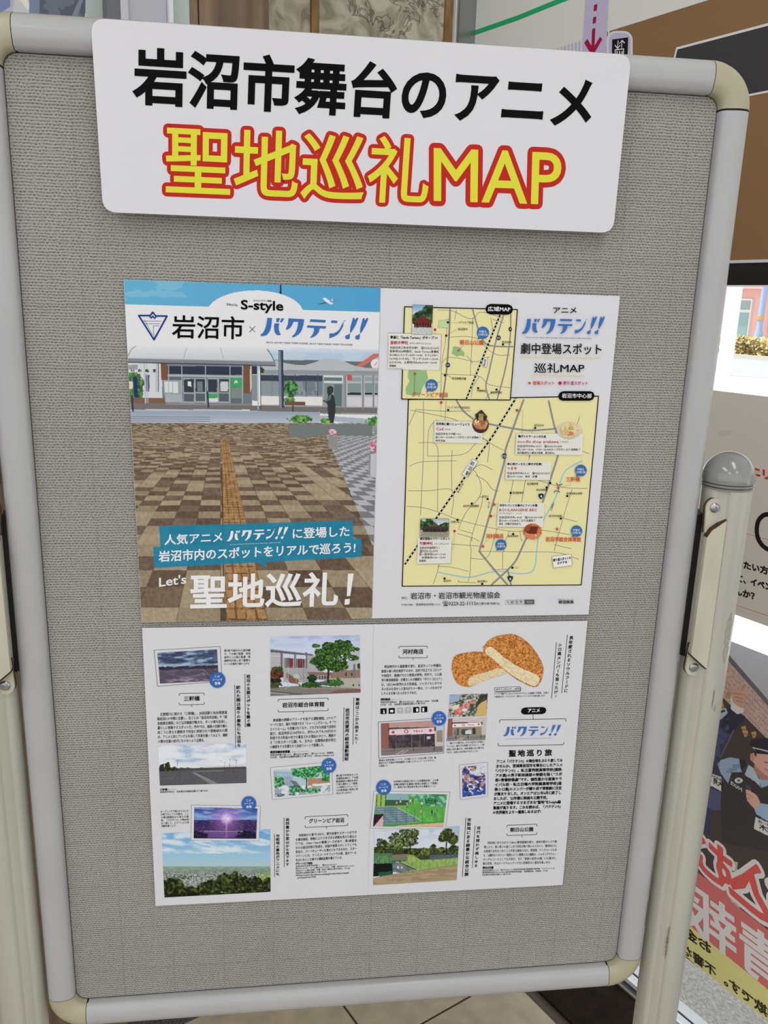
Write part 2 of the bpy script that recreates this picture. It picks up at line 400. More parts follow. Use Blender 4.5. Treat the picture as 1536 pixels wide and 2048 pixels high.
# ------------------------------------------------------------------ printed pictures, painted numerically
_tab = rng.rand(64, 64, 8)
def vnoise(x, y, seed=0):
    x = x+seed*17.13; y = y+seed*7.77; xi = np.floor(x).astype(int); yi = np.floor(y).astype(int); fx = x-xi; fy = y-yi
    fx = fx*fx*(3-2*fx); fy = fy*fy*(3-2*fy); T = _tab[:,:,seed % 8]
    a = T[xi % 64, yi % 64]; b = T[(xi+1) % 64, yi % 64]; c = T[xi % 64, (yi+1) % 64]; d = T[(xi+1) % 64, (yi+1) % 64]
    return (a*(1-fx)+b*fx)*(1-fy)+(c*(1-fx)+d*fx)*fy
def fbm(x, y, seed=0, o=4):
    s = 0; a = 0.5; n = 0
    for k in range(o):
        s = s+a*vnoise(x*2**k, y*2**k, seed+k); n += a; a *= 0.55
    return s/n
class Pic:
    def __init__(s, plane, quad, step=1.0, mapped=False):
        q = np.array([P_(*p) for p in quad], float) if not mapped else np.array(quad, float)
        s.pl = plane
        wpx = max(np.linalg.norm(q[1]-q[0]), np.linalg.norm(q[2]-q[3])); hpx = max(np.linalg.norm(q[3]-q[0]), np.linalg.norm(q[2]-q[1]))
        s.nx, s.ny = max(2, int(wpx/step)), max(2, int(hpx/step))
        U, V = np.meshgrid(np.linspace(0,1,s.nx+1), np.linspace(0,1,s.ny+1))
        q2 = np.array([plane.at(*p) for p in q]); s.U, s.V = U, V
        s.ab = sum(wt[...,None]*q2[i] for i, wt in enumerate(((1-U)*(1-V), U*(1-V), U*V, (1-U)*V)))
        px = project(plane.xyz(s.ab.reshape(-1,2))).reshape(s.ny+1, s.nx+1, 2)
        s.X = (px[...,0]-FR[0])*FR[2]; s.Y = (px[...,1]-FR[1])*FR[2]
        s.c = np.ones((s.ny+1, s.nx+1, 3))*255.0; s.mask = None
    def put(s, m, col, a=1.0):
        m = np.clip(np.asarray(m, float)*a, 0, 1)[...,None]; s.c = s.c*(1-m)+np.asarray(col, float)*m; return s
    def fill(s, col): s.c[:] = col; return s
    def grad(s, c0, c1, f, m=1.0):
        f = np.clip(f, 0, 1)[...,None]; q = np.asarray(c0, float)*(1-f)+np.asarray(c1, float)*f
        m = np.clip(m*np.ones_like(s.X), 0, 1)[...,None]; s.c = s.c*(1-m)+q*m; return s
    def pm(s, pts):
        ins = np.zeros(s.X.shape, bool); n = len(pts)
        for i in range(n):
            (x0, y0), (x1, y1) = pts[i], pts[(i+1) % n]
            if y0 == y1: continue
            cond = ((y0 > s.Y) != (y1 > s.Y)) & (s.X < (x1-x0)*(s.Y-y0)/(y1-y0)+x0); ins ^= cond
        return ins
    def poly(s, pts, col, a=1.0): return s.put(s.pm(pts), col, a)
    def rect(s, x0, y0, x1, y1, col, a=1.0): return s.put((s.X > x0) & (s.X < x1) & (s.Y > y0) & (s.Y < y1), col, a)
    def em(s, cx, cy, rx, ry): return ((s.X-cx)/rx)**2+((s.Y-cy)/ry)**2 < 1
    def ell(s, cx, cy, rx, ry, col, a=1.0): return s.put(s.em(cx, cy, rx, ry), col, a)
    def ln(s, x0, y0, x1, y1, wd, col, a=1.0):
        dx, dy = x1-x0, y1-y0; L = dx*dx+dy*dy+1e-9; t = np.clip(((s.X-x0)*dx+(s.Y-y0)*dy)/L, 0, 1)
        d = np.hypot(s.X-x0-t*dx, s.Y-y0-t*dy); return s.put(np.clip(wd/2-d+0.5, 0, 1), col, a)
    def n(s, sc, seed=0, o=4, ky=1.0): return fbm(s.X/sc, s.Y/sc*ky, seed, o)
    def blob(s, cx, cy, rx, ry, sc, seed, rough=0.9):
        return (((s.X-cx)/rx)**2+((s.Y-cy)/ry)**2)+(s.n(sc, seed)-0.5)*2*rough < 1
    def tree(s, cx, cy, rx, ry, sc, seed, dark, mid, light):
        m = s.blob(cx, cy, rx, ry, sc, seed); f = s.n(max(sc*0.45, 5.0), seed+3, 3); q = np.clip((f-0.28)/0.45, 0, 1)
        lo = np.asarray(dark, float)+(np.asarray(mid, float)-dark)*np.clip(q*2, 0, 1)[...,None]
        hi = lo+(np.asarray(light, float)-mid)*np.clip(q*2-1, 0, 1)[...,None]
        mm = m[...,None].astype(float); s.c = s.c*(1-mm)+hi*mm; return s
    def build(s, name, parent, layer=2, gloss=0.45, label=None, gain=True):
        nx, ny = s.nx, s.ny; v = s.pl.xyz(s.ab.reshape(-1,2), layer*LAY)
        I = np.arange((nx+1)*(ny+1)).reshape(ny+1, nx+1)
        f = np.stack([I[:-1,:-1], I[1:,:-1], I[1:,1:], I[:-1,1:]], -1).reshape(-1,4)
        if s.mask is not None:
            mk = s.mask; keep = (mk[:-1,:-1] & mk[1:,:-1] & mk[1:,1:] & mk[:-1,1:]).reshape(-1); f = f[keep]
        me = bpy.data.meshes.new(name); me.vertices.add(len(v)); me.vertices.foreach_set('co', v.astype(np.float32).ravel())
        me.loops.add(len(f)*4); me.loops.foreach_set('vertex_index', f.astype(np.int32).ravel())
        me.polygons.add(len(f)); me.polygons.foreach_set('loop_start', np.arange(0, len(f)*4, 4, dtype=np.int32)); me.update(calc_edges=True)
        col = np.ones((len(v), 4), np.float32); col[:, :3] = np.clip(lin(np.clip(s.c, 0, 255))*GAIN, 0, 0.9).reshape(-1,3)
        at = me.color_attributes.new('print', 'FLOAT_COLOR', 'POINT'); at.data.foreach_set('color', col.ravel())
        o = link(name, me, pic_mat(gloss), parent)
        if label: o['label'] = label
        return o

# ================================================================== SETTING
v3 = lambda x, y, z=0: np.array([x, y, z], float)
T2 = v3(-math.cos(TH), -math.sin(TH)); N2 = v3(math.sin(TH), -math.cos(TH))       # wall_back: leftwards, and towards the room
K3 = WP+WD*0.564
BACK = Plane(K3, T2, (0,0,1), N2)
uv = lambda u, v, z=0: WP+WN*u+WD*v+v3(0,0,z)                                      # u outwards through wall_right, v along it
def slab(name, pts, z0, z1, m, parent=None, bev=0):
    bm = bmesh.new(); prism(bm, [(p[0], p[1], 0) for p in pts], (0,0,z0), (0,0,z1), bev); return bm_obj(name, bm, m, parent, auto=30)
def wslab(name, s0, s1, z0, z1, u0, u1, m, parent=None, bev=0):
    """block on wall_right: s along, u through"""
    return slab(name, [uv(u0, s0), uv(u1, s0), uv(u1, s1), uv(u0, s1)], z0, z1, m, parent, bev)
def bslab(name, a0, a1, z0, z1, d0, d1, m, parent=None, bev=0):
    """block on wall_back: a leftwards from the corner, d towards the room"""
    q = lambda a, d: K3+T2*a+N2*d
    return slab(name, [q(a0, d0), q(a0, d1), q(a1, d1), q(a1, d0)], z0, z1, m, parent, bev)

m_tile = mat('floor_tile', lin((182,168,144)), rough=0.55, bump=(60, 0.4, 0.002), var=(25, 0.16, (1,1,1)))
m_grout = mat('grout', lin((92,84,72)), rough=0.9)
m_white = mat('painted_white', lin((215,215,212)), rough=0.6)
m_black = mat('black_metal', lin((38,36,38)), rough=0.35)
m_dark = mat('dark_gap', lin((28,25,22)), rough=0.9)
m_brownstrip = mat('dark_brown_threshold', lin((40,32,25)), rough=0.95, spec=0.1, bump=(80, 0.3, 0.001), var=(40, 0.3, (1,1,1)))
m_alu = mat('white_aluminium', lin((232,234,240)), rough=0.3, spec=0.6)
m_greymetal = mat('grey_metal', lin((150,152,150)), rough=0.28, metal=0.75, var=(3, 0.12, (8,8,0.3)))

floor = slab('floor', [(-3.8,-5.2), uv(0,-5.6)[:2], uv(0,0.7)[:2], K3[:2]+T2[:2]*4.7+N2[:2]*-0.1], -0.05, -0.004, m_grout); tag(floor, kind='structure')
bm = bmesh.new(); bbox(bm, (-0.148,-0.148,-0.004), (0.148,0.148,0.0), 0.0012, seg=1); tile_me = None
for i in range(9):
    for j in range(-8, 2):
        c = uv(-0.155-0.15-0.3*i, 0.126+0.15+0.3*j)
        if c[0] < -2.2: continue
        if tile_me is None:
            o = bm_obj('tile', bm, m_tile, floor); tile_me = o.data
        else:
            o = bpy.data.objects.new('tile', tile_me); C.objects.link(o); o.parent = floor
        o.location = c; o.rotation_euler = (0,0,TH)
# the rest of the floor, out of view
slab('threshold_strip', [uv(-0.134,-5), uv(0.0,-5), uv(0.0,0.6), uv(-0.134,0.6)], -0.004, 0.003, m_brownstrip, floor)
ceil = slab('ceiling', [(-3.8,-5.2), (3.4,-5.2), uv(0,-5.6)[:2], uv(0,0.7)[:2], K3[:2]+T2[:2]*4.7+N2[:2]*-0.1], 2.7, 2.85, m_white); tag(ceil, kind='structure')

# plastered wall behind the stand
def plaster_mat():
    m = mat('embossed_plaster', lin((168,163,142)), rough=0.75, spec=0.25); nt = m.node_tree; N = nt.nodes; L = nt.links; b = N['Principled BSDF']; tc = N['Texture Coordinate']
    n1 = N.new('ShaderNodeTexNoise'); n1.inputs['Scale'].default_value = 22; n1.inputs['Detail'].default_value = 6; n1.inputs['Distortion'].default_value = 1.4
    L.new(tc.outputs['Object'], n1.inputs[0])
    vo = N.new('ShaderNodeTexVoronoi'); vo.feature = 'DISTANCE_TO_EDGE'; vo.inputs['Scale'].default_value = 16
    wv = N.new('ShaderNodeMixRGB'); wv.inputs[0].default_value = 0.14; L.new(tc.outputs['Object'], wv.inputs[1]); L.new(n1.outputs['Color'], wv.inputs[2]); L.new(wv.outputs[0], vo.inputs[0])
    mr = N.new('ShaderNodeMapRange'); mr.inputs[1].default_value = 0; mr.inputs[2].default_value = 0.05; L.new(vo.outputs['Distance'], mr.inputs[0])
    n2 = N.new('ShaderNodeTexNoise'); n2.inputs['Scale'].default_value = 9; L.new(tc.outputs['Object'], n2.inputs[0])
    mx = N.new('ShaderNodeMath'); mx.operation = 'MAXIMUM'; L.new(mr.outputs[0], mx.inputs[0])
    gt = N.new('ShaderNodeMath'); gt.operation = 'GREATER_THAN'; gt.inputs[1].default_value = 0.47; L.new(n2.outputs[0], gt.inputs[0]); L.new(gt.outputs[0], mx.inputs[1])
    r = N.new('ShaderNodeValToRGB'); r.color_ramp.elements[0].color = (*lin((150,143,122)),1); r.color_ramp.elements[1].color = (*lin((205,200,180)),1)
    r.color_ramp.elements[0].position = 0.36; r.color_ramp.elements[1].position = 0.62; L.new(n1.outputs[0], r.inputs[0])
    m2 = N.new('ShaderNodeMixRGB'); m2.blend_type = 'MULTIPLY'; m2.inputs[0].default_value = 0.22; L.new(r.outputs[0], m2.inputs[1]); L.new(mx.outputs[0], m2.inputs[2]); L.new(m2.outputs[0], b.inputs['Base Color'])
    ad = N.new('ShaderNodeMath'); ad.operation = 'MULTIPLY_ADD'; ad.inputs[1].default_value = 0.6; L.new(mx.outputs[0], ad.inputs[0]); L.new(n1.outputs[0], ad.inputs[2])
    bp = N.new('ShaderNodeBump'); bp.inputs['Strength'].default_value = 0.8; bp.inputs['Distance'].default_value = 0.006; L.new(ad.outputs[0], bp.inputs['Height']); L.new(bp.outputs[0], b.inputs['Normal'])
    return m
wood_m = mat('walnut_wood', lin((124,102,80)), rough=0.5, var=(5, 0.42, (10,10,0.55)), bump=(60, 0.15, 0.001))
rust_m = mat('stained_batten', lin((142,112,66)), rough=0.7, var=(40, 0.45, (1,1,0.4)))
wb = bslab('wall_back', -0.1, 4.7, 0.0, 2.7, -0.12, 0.0, plaster_mat()); tag(wb, kind='structure')
ba = lambda px, y=50, pl=BACK: pl.at(px, y)[0]
for a, b_ in ((620, 635), (887, 901)):
    bslab('batten', ba(a), ba(b_), 0.08, 2.7, 0.0, 0.006, rust_m, wb, 0.001)
bslab('joint_cover', ba(905), ba(902), 0.0, 2.7, 0.0, 0.012, m_alu, wb)
bslab('corner_post', ba(943), ba(905), 0.0, 2.7, 0.0, 0.020, m_greymetal, wb, 0.003)
bslab('corner_gasket', ba(949), ba(943.5), 0.0, 2.7, 0.0, 0.024, m_black, wb)
# wood-clad pier standing proud of it
pier = tag(empty('wall_left', tuple(K3+T2*0.6)), kind='structure')
PIER = Plane(K3+N2*0.17, T2, (0,0,1), N2)
a0 = ba(538, 50, PIER)
bslab('wood_cladding', a0, a0+0.105, 0.0, 2.7, 0.0, 0.17, wood_m, pier, 0.002)
for k in range(9):
    bslab('wood_cladding', a0+0.107+0.3*k, a0+0.405+0.3*k, 0.0, 2.7, 0.0, 0.17, wood_m, pier, 0.002)

# things on the pier, upper left
P22 = Plane(K3+N2*0.172, T2, (0,0,1), N2)
def facets_poster():
    a1, a2 = ba(206, 30, P22), ba(-120, 30, P22)-0.005
    z1, z0 = P22.at(60, -118)[1], P22.at(60, 74)[1]
    p = bslab('wall_poster', a1, a2, z0-0.002, z1+0.004, 0.1705, 0.1718, print_mat((176,182,190)))
    tag(p, 'grey blue poster with slanted facet shapes above the top rail at left', 'poster')
    pc = Pic(P22, [(-120,-120), (205,-120), (205,75), (-120,75)], 1.5, mapped=True)
    pc.fill((170,176,186)); f = pc.n(60, 2); pc.grad((150,158,172), (205,208,210), f)
    pc.poly([(-5,-90),(25,-90),(20,14),(-5,30)], (120,135,175)); pc.poly([(20,60),(30,-10),(60,-20),(60,60)], (196,198,200)); pc.poly([(26,-20),(56,22),(60,10),(36,-30)], (222,222,220))
    pc.poly([(58,60),(60,-120),(80,-120),(80,60)], (120,135,158)); pc.poly([(78,60),(82,-120),(178,-120),(170,34),(150,60)], (88,96,110))
    g = pc.n(25, 5); pc.put(pc.pm([(78,60),(82,-120),(178,-120),(170,34),(150,60)]) & (g > 0.52), (112,120,134), 0.8)
    pc.poly([(140,40),(162,-10),(170,-10),(152,40)], (130,136,146)); pc.poly([(172,60),(178,-120),(205,-120),(205,60)], (176,186,180))
    pc.build('printed_picture', p, 1)
facets_poster()
q = bslab('dark_upright', ba(232,30,P22), ba(206,30,P22), 1.33, 2.7, 0.1705, 0.19, mat('slate', lin((105,110,114)), 0.5)); tag(q, 'dark grey upright strip at the right edge of the grey blue poster', 'post')
q = tag(empty('white_panel', tuple(P22.xyz((ba(280,30,P22), 1.33))[0])), 'pale lilac grey panel with bright edge strip beside the wood cladding', 'panel')
bslab('panel_board', ba(325,30,P22), ba(247,30,P22), 1.33, 2.7, 0.1705, 0.188, mat('pale_lilac', lin((190,190,200)), 0.45), q, 0.001)
bslab('panel_fold', ba(247,30,P22), ba(232.5,30,P22), 1.33, 2.7, 0.1705, 0.192, mat('pale_lilac_b', lin((204,204,212)), 0.4), q, 0.001)
bslab('edge_strip', ba(334,30,P22), ba(326,30,P22), 1.33, 2.7, 0.1705, 0.196, m_alu, q, 0.001)
bslab('side_strip', ba(371,30,P22), ba(334.5,30,P22), 1.33, 2.7, 0.1705, 0.186, mat('pale_mint', lin((188,200,194)), 0.4), q, 0.001)
mt = slab('speckled_strip', [K3+T2*0.60+N2*0.2185, K3+T2*0.60+N2*0.172, K3+T2*1.7+N2*0.172, K3+T2*1.7+N2*0.2185], 0.0, 0.006,
          mat('speckled_mat', lin((84,82,80)), rough=0.95, bump=(400, 1.0, 0.004), var=(300, 0.6, (1,1,1)))); tag(mt, 'dark grey speckled strip on the floor along the wood cladding', 'mat')

# ------------------------------------------------------------------ window wall on the right
wr = wslab('wall_right', -5.6, 0.60, 1.297, 2.7, 0.0, 0.12, m_white); tag(wr, kind='structure')
win = tag(empty('window_1', tuple(uv(0,-1))), kind='structure')
wslab('frame_head', -5.6, 0.57, 1.2635, 1.293, -0.012, 0.06, m_black, win, 0.001)
wslab('head_trim', -5.6, 0.57, 1.2935, 1.2975, -0.014, 0.0, m_alu, win)
wslab('glass_pane', -5.6, 0.57, 0.03, 1.264, 0.006, 0.010, glass_mat(), win)
wslab('inner_lip', -5.6, 0.57, 0.0, 0.007, 0.0, 0.004, mat('lip', lin((120,112,104)), 0.4), win)
wslab('lower_track', -5.6, 0.57, 0.0, 0.004, 0.004, 0.018, m_black, win)
wslab('sill_rail', -5.6, 0.57, 0.0, 0.012, 0.019, 0.036, m_alu, win, 0.001)
wslab('rail_gasket', -5.6, 0.57, 0.0, 0.008, 0.036, 0.043, m_black, win)
wslab('sill_rail', -5.6, 0.57, 0.0, 0.010, 0.043, 0.064, m_alu, win, 0.001)
can = wslab('shade_canopy', -5.6, 2.5, 2.7, 2.85, 0.0, 1.1, m_white); tag(can, kind='structure')  # unseen canopy, placed to keep sun off the glass and near paving

# ------------------------------------------------------------------ outside
ext = mat('washed_pebble', lin((206,199,193)), rough=0.85, bump=(220, 1.0, 0.006), var=(130, 0.22, (1,1,1)))
pave = slab('trim_2', [uv(0.064,-6), uv(1.45,-6), uv(1.45,6), uv(0.064,6)], -0.06, -0.012, mat('outer_joint', lin((110,104,98)), 0.9)); tag(pave, kind='structure')
for i in range(3):
    for j in range(-4, 3):
        c0 = (0.066+0.462*i, -0.62+0.54*j+0.20)
        slab('paving_slab', [uv(c0[0]+0.004, c0[1]+0.004), uv(c0[0]+0.458, c0[1]+0.004), uv(c0[0]+0.458, c0[1]+0.536), uv(c0[0]+0.004, c0[1]+0.536)], -0.012, 0.0, ext, pave)
lot = slab('trim_3', [uv(1.45,-8), uv(14.3,-14), uv(14.3,45), uv(1.45,25)], -0.06, 0.0, mat('pale_pavement', lin((225,214,214)), 0.9, var=(2, 0.05, (1,1,1)))); tag(lot, kind='structure')
road = slab('trim_4', [uv(14.3,-20), uv(20.0,-20), uv(20.0,60), uv(14.3,60)], -0.06, -0.01, mat('asphalt', lin((165,170,186)), 0.9)); tag(road, kind='structure')
slab('lane_marking', [uv(16.6,-20), uv(17.1,-20), uv(17.1,60), uv(16.6,60)], -0.01, -0.006, mat('road_paint', lin((225,228,235)), 0.8), road)
far = slab('trim_5', [uv(20.0,-30), uv(70,-30), uv(70,90), uv(20.0,90)], -0.06, 0.0, mat('far_ground', lin((200,190,170)), 0.9)); tag(far, kind='structure')

def at_ground(px, py, z=0.0):
    d = ray(px, py); t = (z-CAM[2])/d[2]; return CAM+d*t
def at_dist(px, u):          # point above a ray's azimuth at distance u behind the glass line
    d = ray(px, 640); d = d.copy(); d[2] = 0; t = (u-np.dot(CAM-WP, WN))/np.dot(d, WN); return CAM*np.array([1,1,0])+d*t
# hedge
hb = at_dist(1500, 20.6); H0 = uv(0,0)
hp = np.dot(hb-WP, WD)
m_hd = mat('yellow_hedge', lin((206,186,128)), rough=0.9, var=(3, 0.35, (1,1,1)), bump=(8, 1, 0.1))
hedge = empty('hedge', tuple(uv(20.7, hp))); tag(hedge, 'low yellow green hedge in front of the pink building across the road', 'hedge')
bm = bmesh.new()
for k in range(5200):
    t_ = rng.uniform(0, 9); c = uv(20.7+rng.uniform(-0.3,0.3), hp-5+t_, rng.uniform(0.04,0.56))
    d1 = Vector(rng.normal(size=3)).normalized(); d2 = d1.orthogonal().normalized(); r = rng.uniform(0.05,0.11); c = Vector(c)
    bm.faces.new([bm.verts.new(c+d1*r), bm.verts.new(c+d2*r*0.6), bm.verts.new(c-d1*r), bm.verts.new(c-d2*r*0.6)])
bm_obj('foliage', bm, m_hd, hedge)
wslab('kerb', hp-6, hp+8, 0.0, 0.10, 20.05, 20.2, mat('kerb', lin((205,200,190)), 0.8), hedge)
# pink building
pb = at_dist(1487, 31.0); bs = np.dot(pb-WP, WD)
bld = tag(empty('pink_building', tuple(uv(31.0, bs))), 'pink building with white framed windows seen through the window across the road', 'building')
m_pink = mat('pink_render', lin((226,182,180)), 0.9); m_pk2 = mat('pink_band', lin((236,186,194)), 0.9)
wslab('wall', bs-8, bs+16, 0, 4.4, 31.0, 36, m_pink, bld)
wslab('fascia', bs-8.2, bs+16.2, 2.2, 4.6, 30.6, 31.0, m_pk2, bld)
for k in range(-1, 4):
    cs = bs+k*2.4
    f = wslab('window', cs-0.34, cs+0.34, 0.1, 1.8, 30.9, 31.0, mat('window_white', lin((225,228,228)), 0.6), bld)
    wslab('pane', cs-0.28, cs+0.28, 1.36, 1.72, 30.87, 30.9, mat('pane_a', lin((150,165,170)), 0.3), f)
    wslab('pane', cs-0.28, cs+0.28, 0.15, 1.24, 30.87, 30.9, mat('pane_b', lin((140,172,176)), 0.3), f)
for k in range(5):
    wslab('downpipe', bs-1.25+k*2.4, bs-1.17+k*2.4, 0, 2.2, 30.9, 31.0, mat('pipe', lin((196,150,150)), 0.6), bld)
# white pillar by the road, blue pole
c = at_ground(1447, 750); bm = bmesh.new(); lathe(bm, [(0.17,0),(0.17,0.04),(0.145,0.05),(0.145,3.4),(0,3.42)], (c[0],c[1],0), 24)
o = bm_obj('white_pillar', bm, mat('pillar_white', lin((240,238,238)), 0.5), auto=30); tag(o, 'thick white pillar outside the window beside the road', 'pillar')
c = at_dist(1521, 29.0); pole = tag(empty('blue_pole', tuple(c)), 'slim light blue pole with orange band in front of the pink building', 'pole')
bm = bmesh.new(); lathe(bm, [(0.16,0),(0.16,0.5),(0.11,0.6),(0.11,4.2),(0,4.25)], (c[0],c[1],0), 16); bm_obj('shaft', bm, mat('pole_blue', lin((150,176,214)), 0.5), pole, auto=30)
bm = bmesh.new(); lathe(bm, [(0.13,0.98),(0.13,1.12)], (c[0],c[1],0), 16); bm_obj('band', bm, mat('pole_band', lin((225,160,80)), 0.5), pole)

# ================================================================== NOTICE BOARD STAND
X0 = -BX
bx = lambda x: x-BX
bz = lambda y: BZ-y
WF, HF = 0.5706, 0.8686
stand = tag(empty('notice_board_stand', (0,0,0)), 'large grey fabric notice board with rounded white frame on a two post stand', 'notice board')
m_frame = mat('frame_enamel', lin((174,174,175)), rough=0.38, spec=0.5, coat=0.15, var=(14, 0.035, (1,1,1)))
m_corner = mat('cream_plastic', lin((174,169,142)), rough=0.35, var=(18, 0.05, (1,1,1)))
m_post = mat('cream_enamel', lin((180,178,166)), rough=0.36, coat=0.2, var=(7, 0.08, (8,8,0.5)))
m_cover = mat('aged_cream', lin((192,188,168)), rough=0.4, var=(16, 0.09, (3,3,0.8)))
m_rust = mat('rust', lin((66,42,28)), rough=0.85, bump=(300, 0.6, 0.001), var=(200, 0.4, (1,1,1)))
m_cap = mat('grey_plastic', lin((138,139,136)), rough=0.18, coat=0.3)
m_screw = mat('screw_steel', lin((170,172,176)), rough=0.3, metal=0.9)
PROF = [(0,-.0035),(.0006,-.0060),(.0030,-.0086),(.009,-.0104),(.015,-.0110),(.0200,-.0100),(.0240,-.0070),(.0262,-.0022),(.0267,.002),
        (.0262,.006),(.0240,.0108),(.0200,.014),(.0135,.0152),(.004,.013),(0,.010)]
bm = bmesh.new()
CR = 0.0105
def rr(x0, y0, x1, y1, r, n=6):
    out = []
    for cx, cy, s in ((x1-r, y0+r, -90), (x1-r, y1-r, 0), (x0+r, y1-r, 90), (x0+r, y0+r, 180)):
        for k in range(n+1):
            a = math.radians(s+90*k/n); out.append((cx+r*math.cos(a), cy+r*math.sin(a)))
    return out
prism(bm, [(bx(x), 0, bz(y)) for x, y in rr(-0.003,-0.003,WF+0.003,HF+0.003,CR)], (0,0.002,0), (0,0.012,0))
bm_obj('backing_board', bm, m_dark, stand)
bm = bmesh.new(); prism(bm, [(bx(x), 0, bz(y)) for x, y in rr(0.0008,0.0008,WF-0.0010,HF-0.0026,CR)], (0,0.0,0), (0,0.004,0))
bm_obj('fabric_panel', bm, fabric_mat(), stand)
def sweep(name, A, B, out, m, sc=1.0):
    """frame length from A to B (x,y board coords), out = outward unit"""
    bm = bmesh.new(); R_ = []
    for P in (A, B):
        R_.append([bm.verts.new((bx(P[0]+out[0]*o_*sc), y_*sc, bz(P[1]+out[1]*o_*sc))) for o_, y_ in PROF])
    n = len(PROF)
    for i in range(n): bm.faces.new((R_[0][i], R_[0][(i+1)%n], R_[1][(i+1)%n], R_[1][i]))
    bm.faces.new(R_[0]); bm.faces.new(R_[1][::-1])
    return bm_obj(name, bm, m, stand, auto=40)
def corner(name, cx, cy, a0_, m, cr=CR, sc=1.0, gap=0.03):
    bm = bmesh.new(); n = 14; R_ = []
    for k in range(n+1):
        a = math.radians(a0_)+ (math.pi/2)*k/n; d = (math.cos(a), math.sin(a))
        R_.append([bm.verts.new((bx(cx+d[0]*(cr+o_*sc-(sc-1)*0.012)), y_*sc, bz(cy+d[1]*(cr+o_*sc-(sc-1)*0.012)))) for o_, y_ in PROF])
    m_ = len(PROF)
    for A, B in zip(R_, R_[1:]):
        for i in range(m_): bm.faces.new((A[i], A[(i+1)%m_], B[(i+1)%m_], B[i]))
    bm.faces.new(R_[0]); bm.faces.new(R_[-1][::-1])
    return bm_obj(name, bm, m, stand, auto=40)
g = CR+0.0006; h = CR
sweep('frame_rail', (g,0), (WF-g,0), (0,-1), m_frame); sweep('frame_rail', (g,HF), (WF-g,HF), (0,1), m_frame)
sweep('frame_rail', (0,g+0.001), (0,HF-g), (-1,0), m_frame); sweep('frame_rail', (WF,g+0.001), (WF,HF-g), (1,0), m_frame)
for cx, cy, a in ((h,h,180), (WF-h,h,270), (WF-h,HF-h,0), (h,HF-h,90)):
    corner('frame_corner', cx, cy, a, m_corner, sc=1.012)
# dark seams under the joints
for cx, cy, a in ((h,h,180), (WF-h,h,270), (WF-h,HF-h,0), (h,HF-h,90)):
    bm = bmesh.new()
    for sgn in (0, 90):
        r = math.radians(a+sgn); d = np.array([math.cos(r), math.sin(r)]); t = np.array([-d[1], d[0]])*(1 if sgn else -1)
        o_ = np.array([cx, cy])+d*CR+t*0.0003
        vs = [[bm.verts.new((bx(p[0]+d[0]*a_*0.995), y_*0.975, bz(p[1]+d[1]*a_*0.995))) for a_, y_ in PROF] for p in (o_-t*0.0012, o_+t*0.0012)]
        n = len(PROF)
        for i in range(n): bm.faces.new((vs[0][i], vs[0][(i+1)%n], vs[1][(i+1)%n], vs[1][i]))
    bm_obj('frame_seam', bm, m_dark, stand)
# posts
def post(sx):
    cx = 0.6246 if sx > 0 else -0.0522+0.0002; R0 = 0.0226; X = bx(cx); zt = bz(0.3335)
    bm = bmesh.new(); ring = []
    n = 72
    for k in range(n):
        a = 2*math.pi*k/n; r = R0
        # shallow flute on the inner front side
        dd = math.degrees(a); inner = 180 if sx > 0 else 0
        th = inner+ (52 if sx > 0 else -52)
        df = abs((dd-th+180) % 360-180)
        if df < 16: r = R0-0.0022
        elif df < 19: r = R0-0.0008
        ring.append((r*math.cos(a), r*math.sin(a)))
    A = [bm.verts.new((X+x, y, 0.055)) for x, y in ring]; B = [bm.verts.new((X+x, y, zt)) for x, y in ring]
    for k in range(n): bm.faces.new((A[k], A[(k+1)%n], B[(k+1)%n], B[k]))
    bm.faces.new(A[::-1]); bm.faces.new(B)
    p = bm_obj('post', bm, m_post, stand, auto=30)
    bm = bmesh.new()
    prof = [(R0+0.0006,0), (R0+0.0010,0.0012),(R0-0.0006,0.0022),(R0+0.0008,0.0028),(R0+0.0010,0.0044),(R0-0.0006,0.0052),(R0+0.0008,0.0058),(R0+0.0012,0.0075)]
    for k in range(1, 11):
        a = math.pi/2*k/10; prof.append(((R0+0.0012)*math.cos(a) if k < 10 else 0, 0.0095+0.0245*math.sin(a)))
    lathe(bm, prof, (X, 0, zt), 48); cp = bm_obj('post_cap', bm, m_cap, p, smooth=True, auto=50); cp['label'] = 'glossy grey domed end cap'
    bm = bmesh.new(); lathe(bm, [(R0+0.0002,0.0012),(R0+0.0002,0.0062)], (X,0,zt), 48); bm_obj('cap_groove', bm, m_black, p)
    # foot with glides
    bm = bmesh.new(); bbox(bm, (X-0.024,-0.26,0.02), (X+0.024,0.26,0.058), 0.009, seg=3); f = bm_obj('foot', bm, m_post, stand, auto=35)
    for yy in (-0.22, 0.22):
        bm = bmesh.new(); lathe(bm, [(0.018,0),(0.02,0.004),(0.014,0.02)], (X,yy,0), 20); bm_obj('glide', bm, m_cap, f, auto=40)
    return p
post(1); post(-1)
bm = bmesh.new(); bbox(bm, (bx(-0.035),-0.012,0.22), (bx(0.606),0.012,0.245), 0.004); bm_obj('cross_bar', bm, m_post, stand, auto=35)
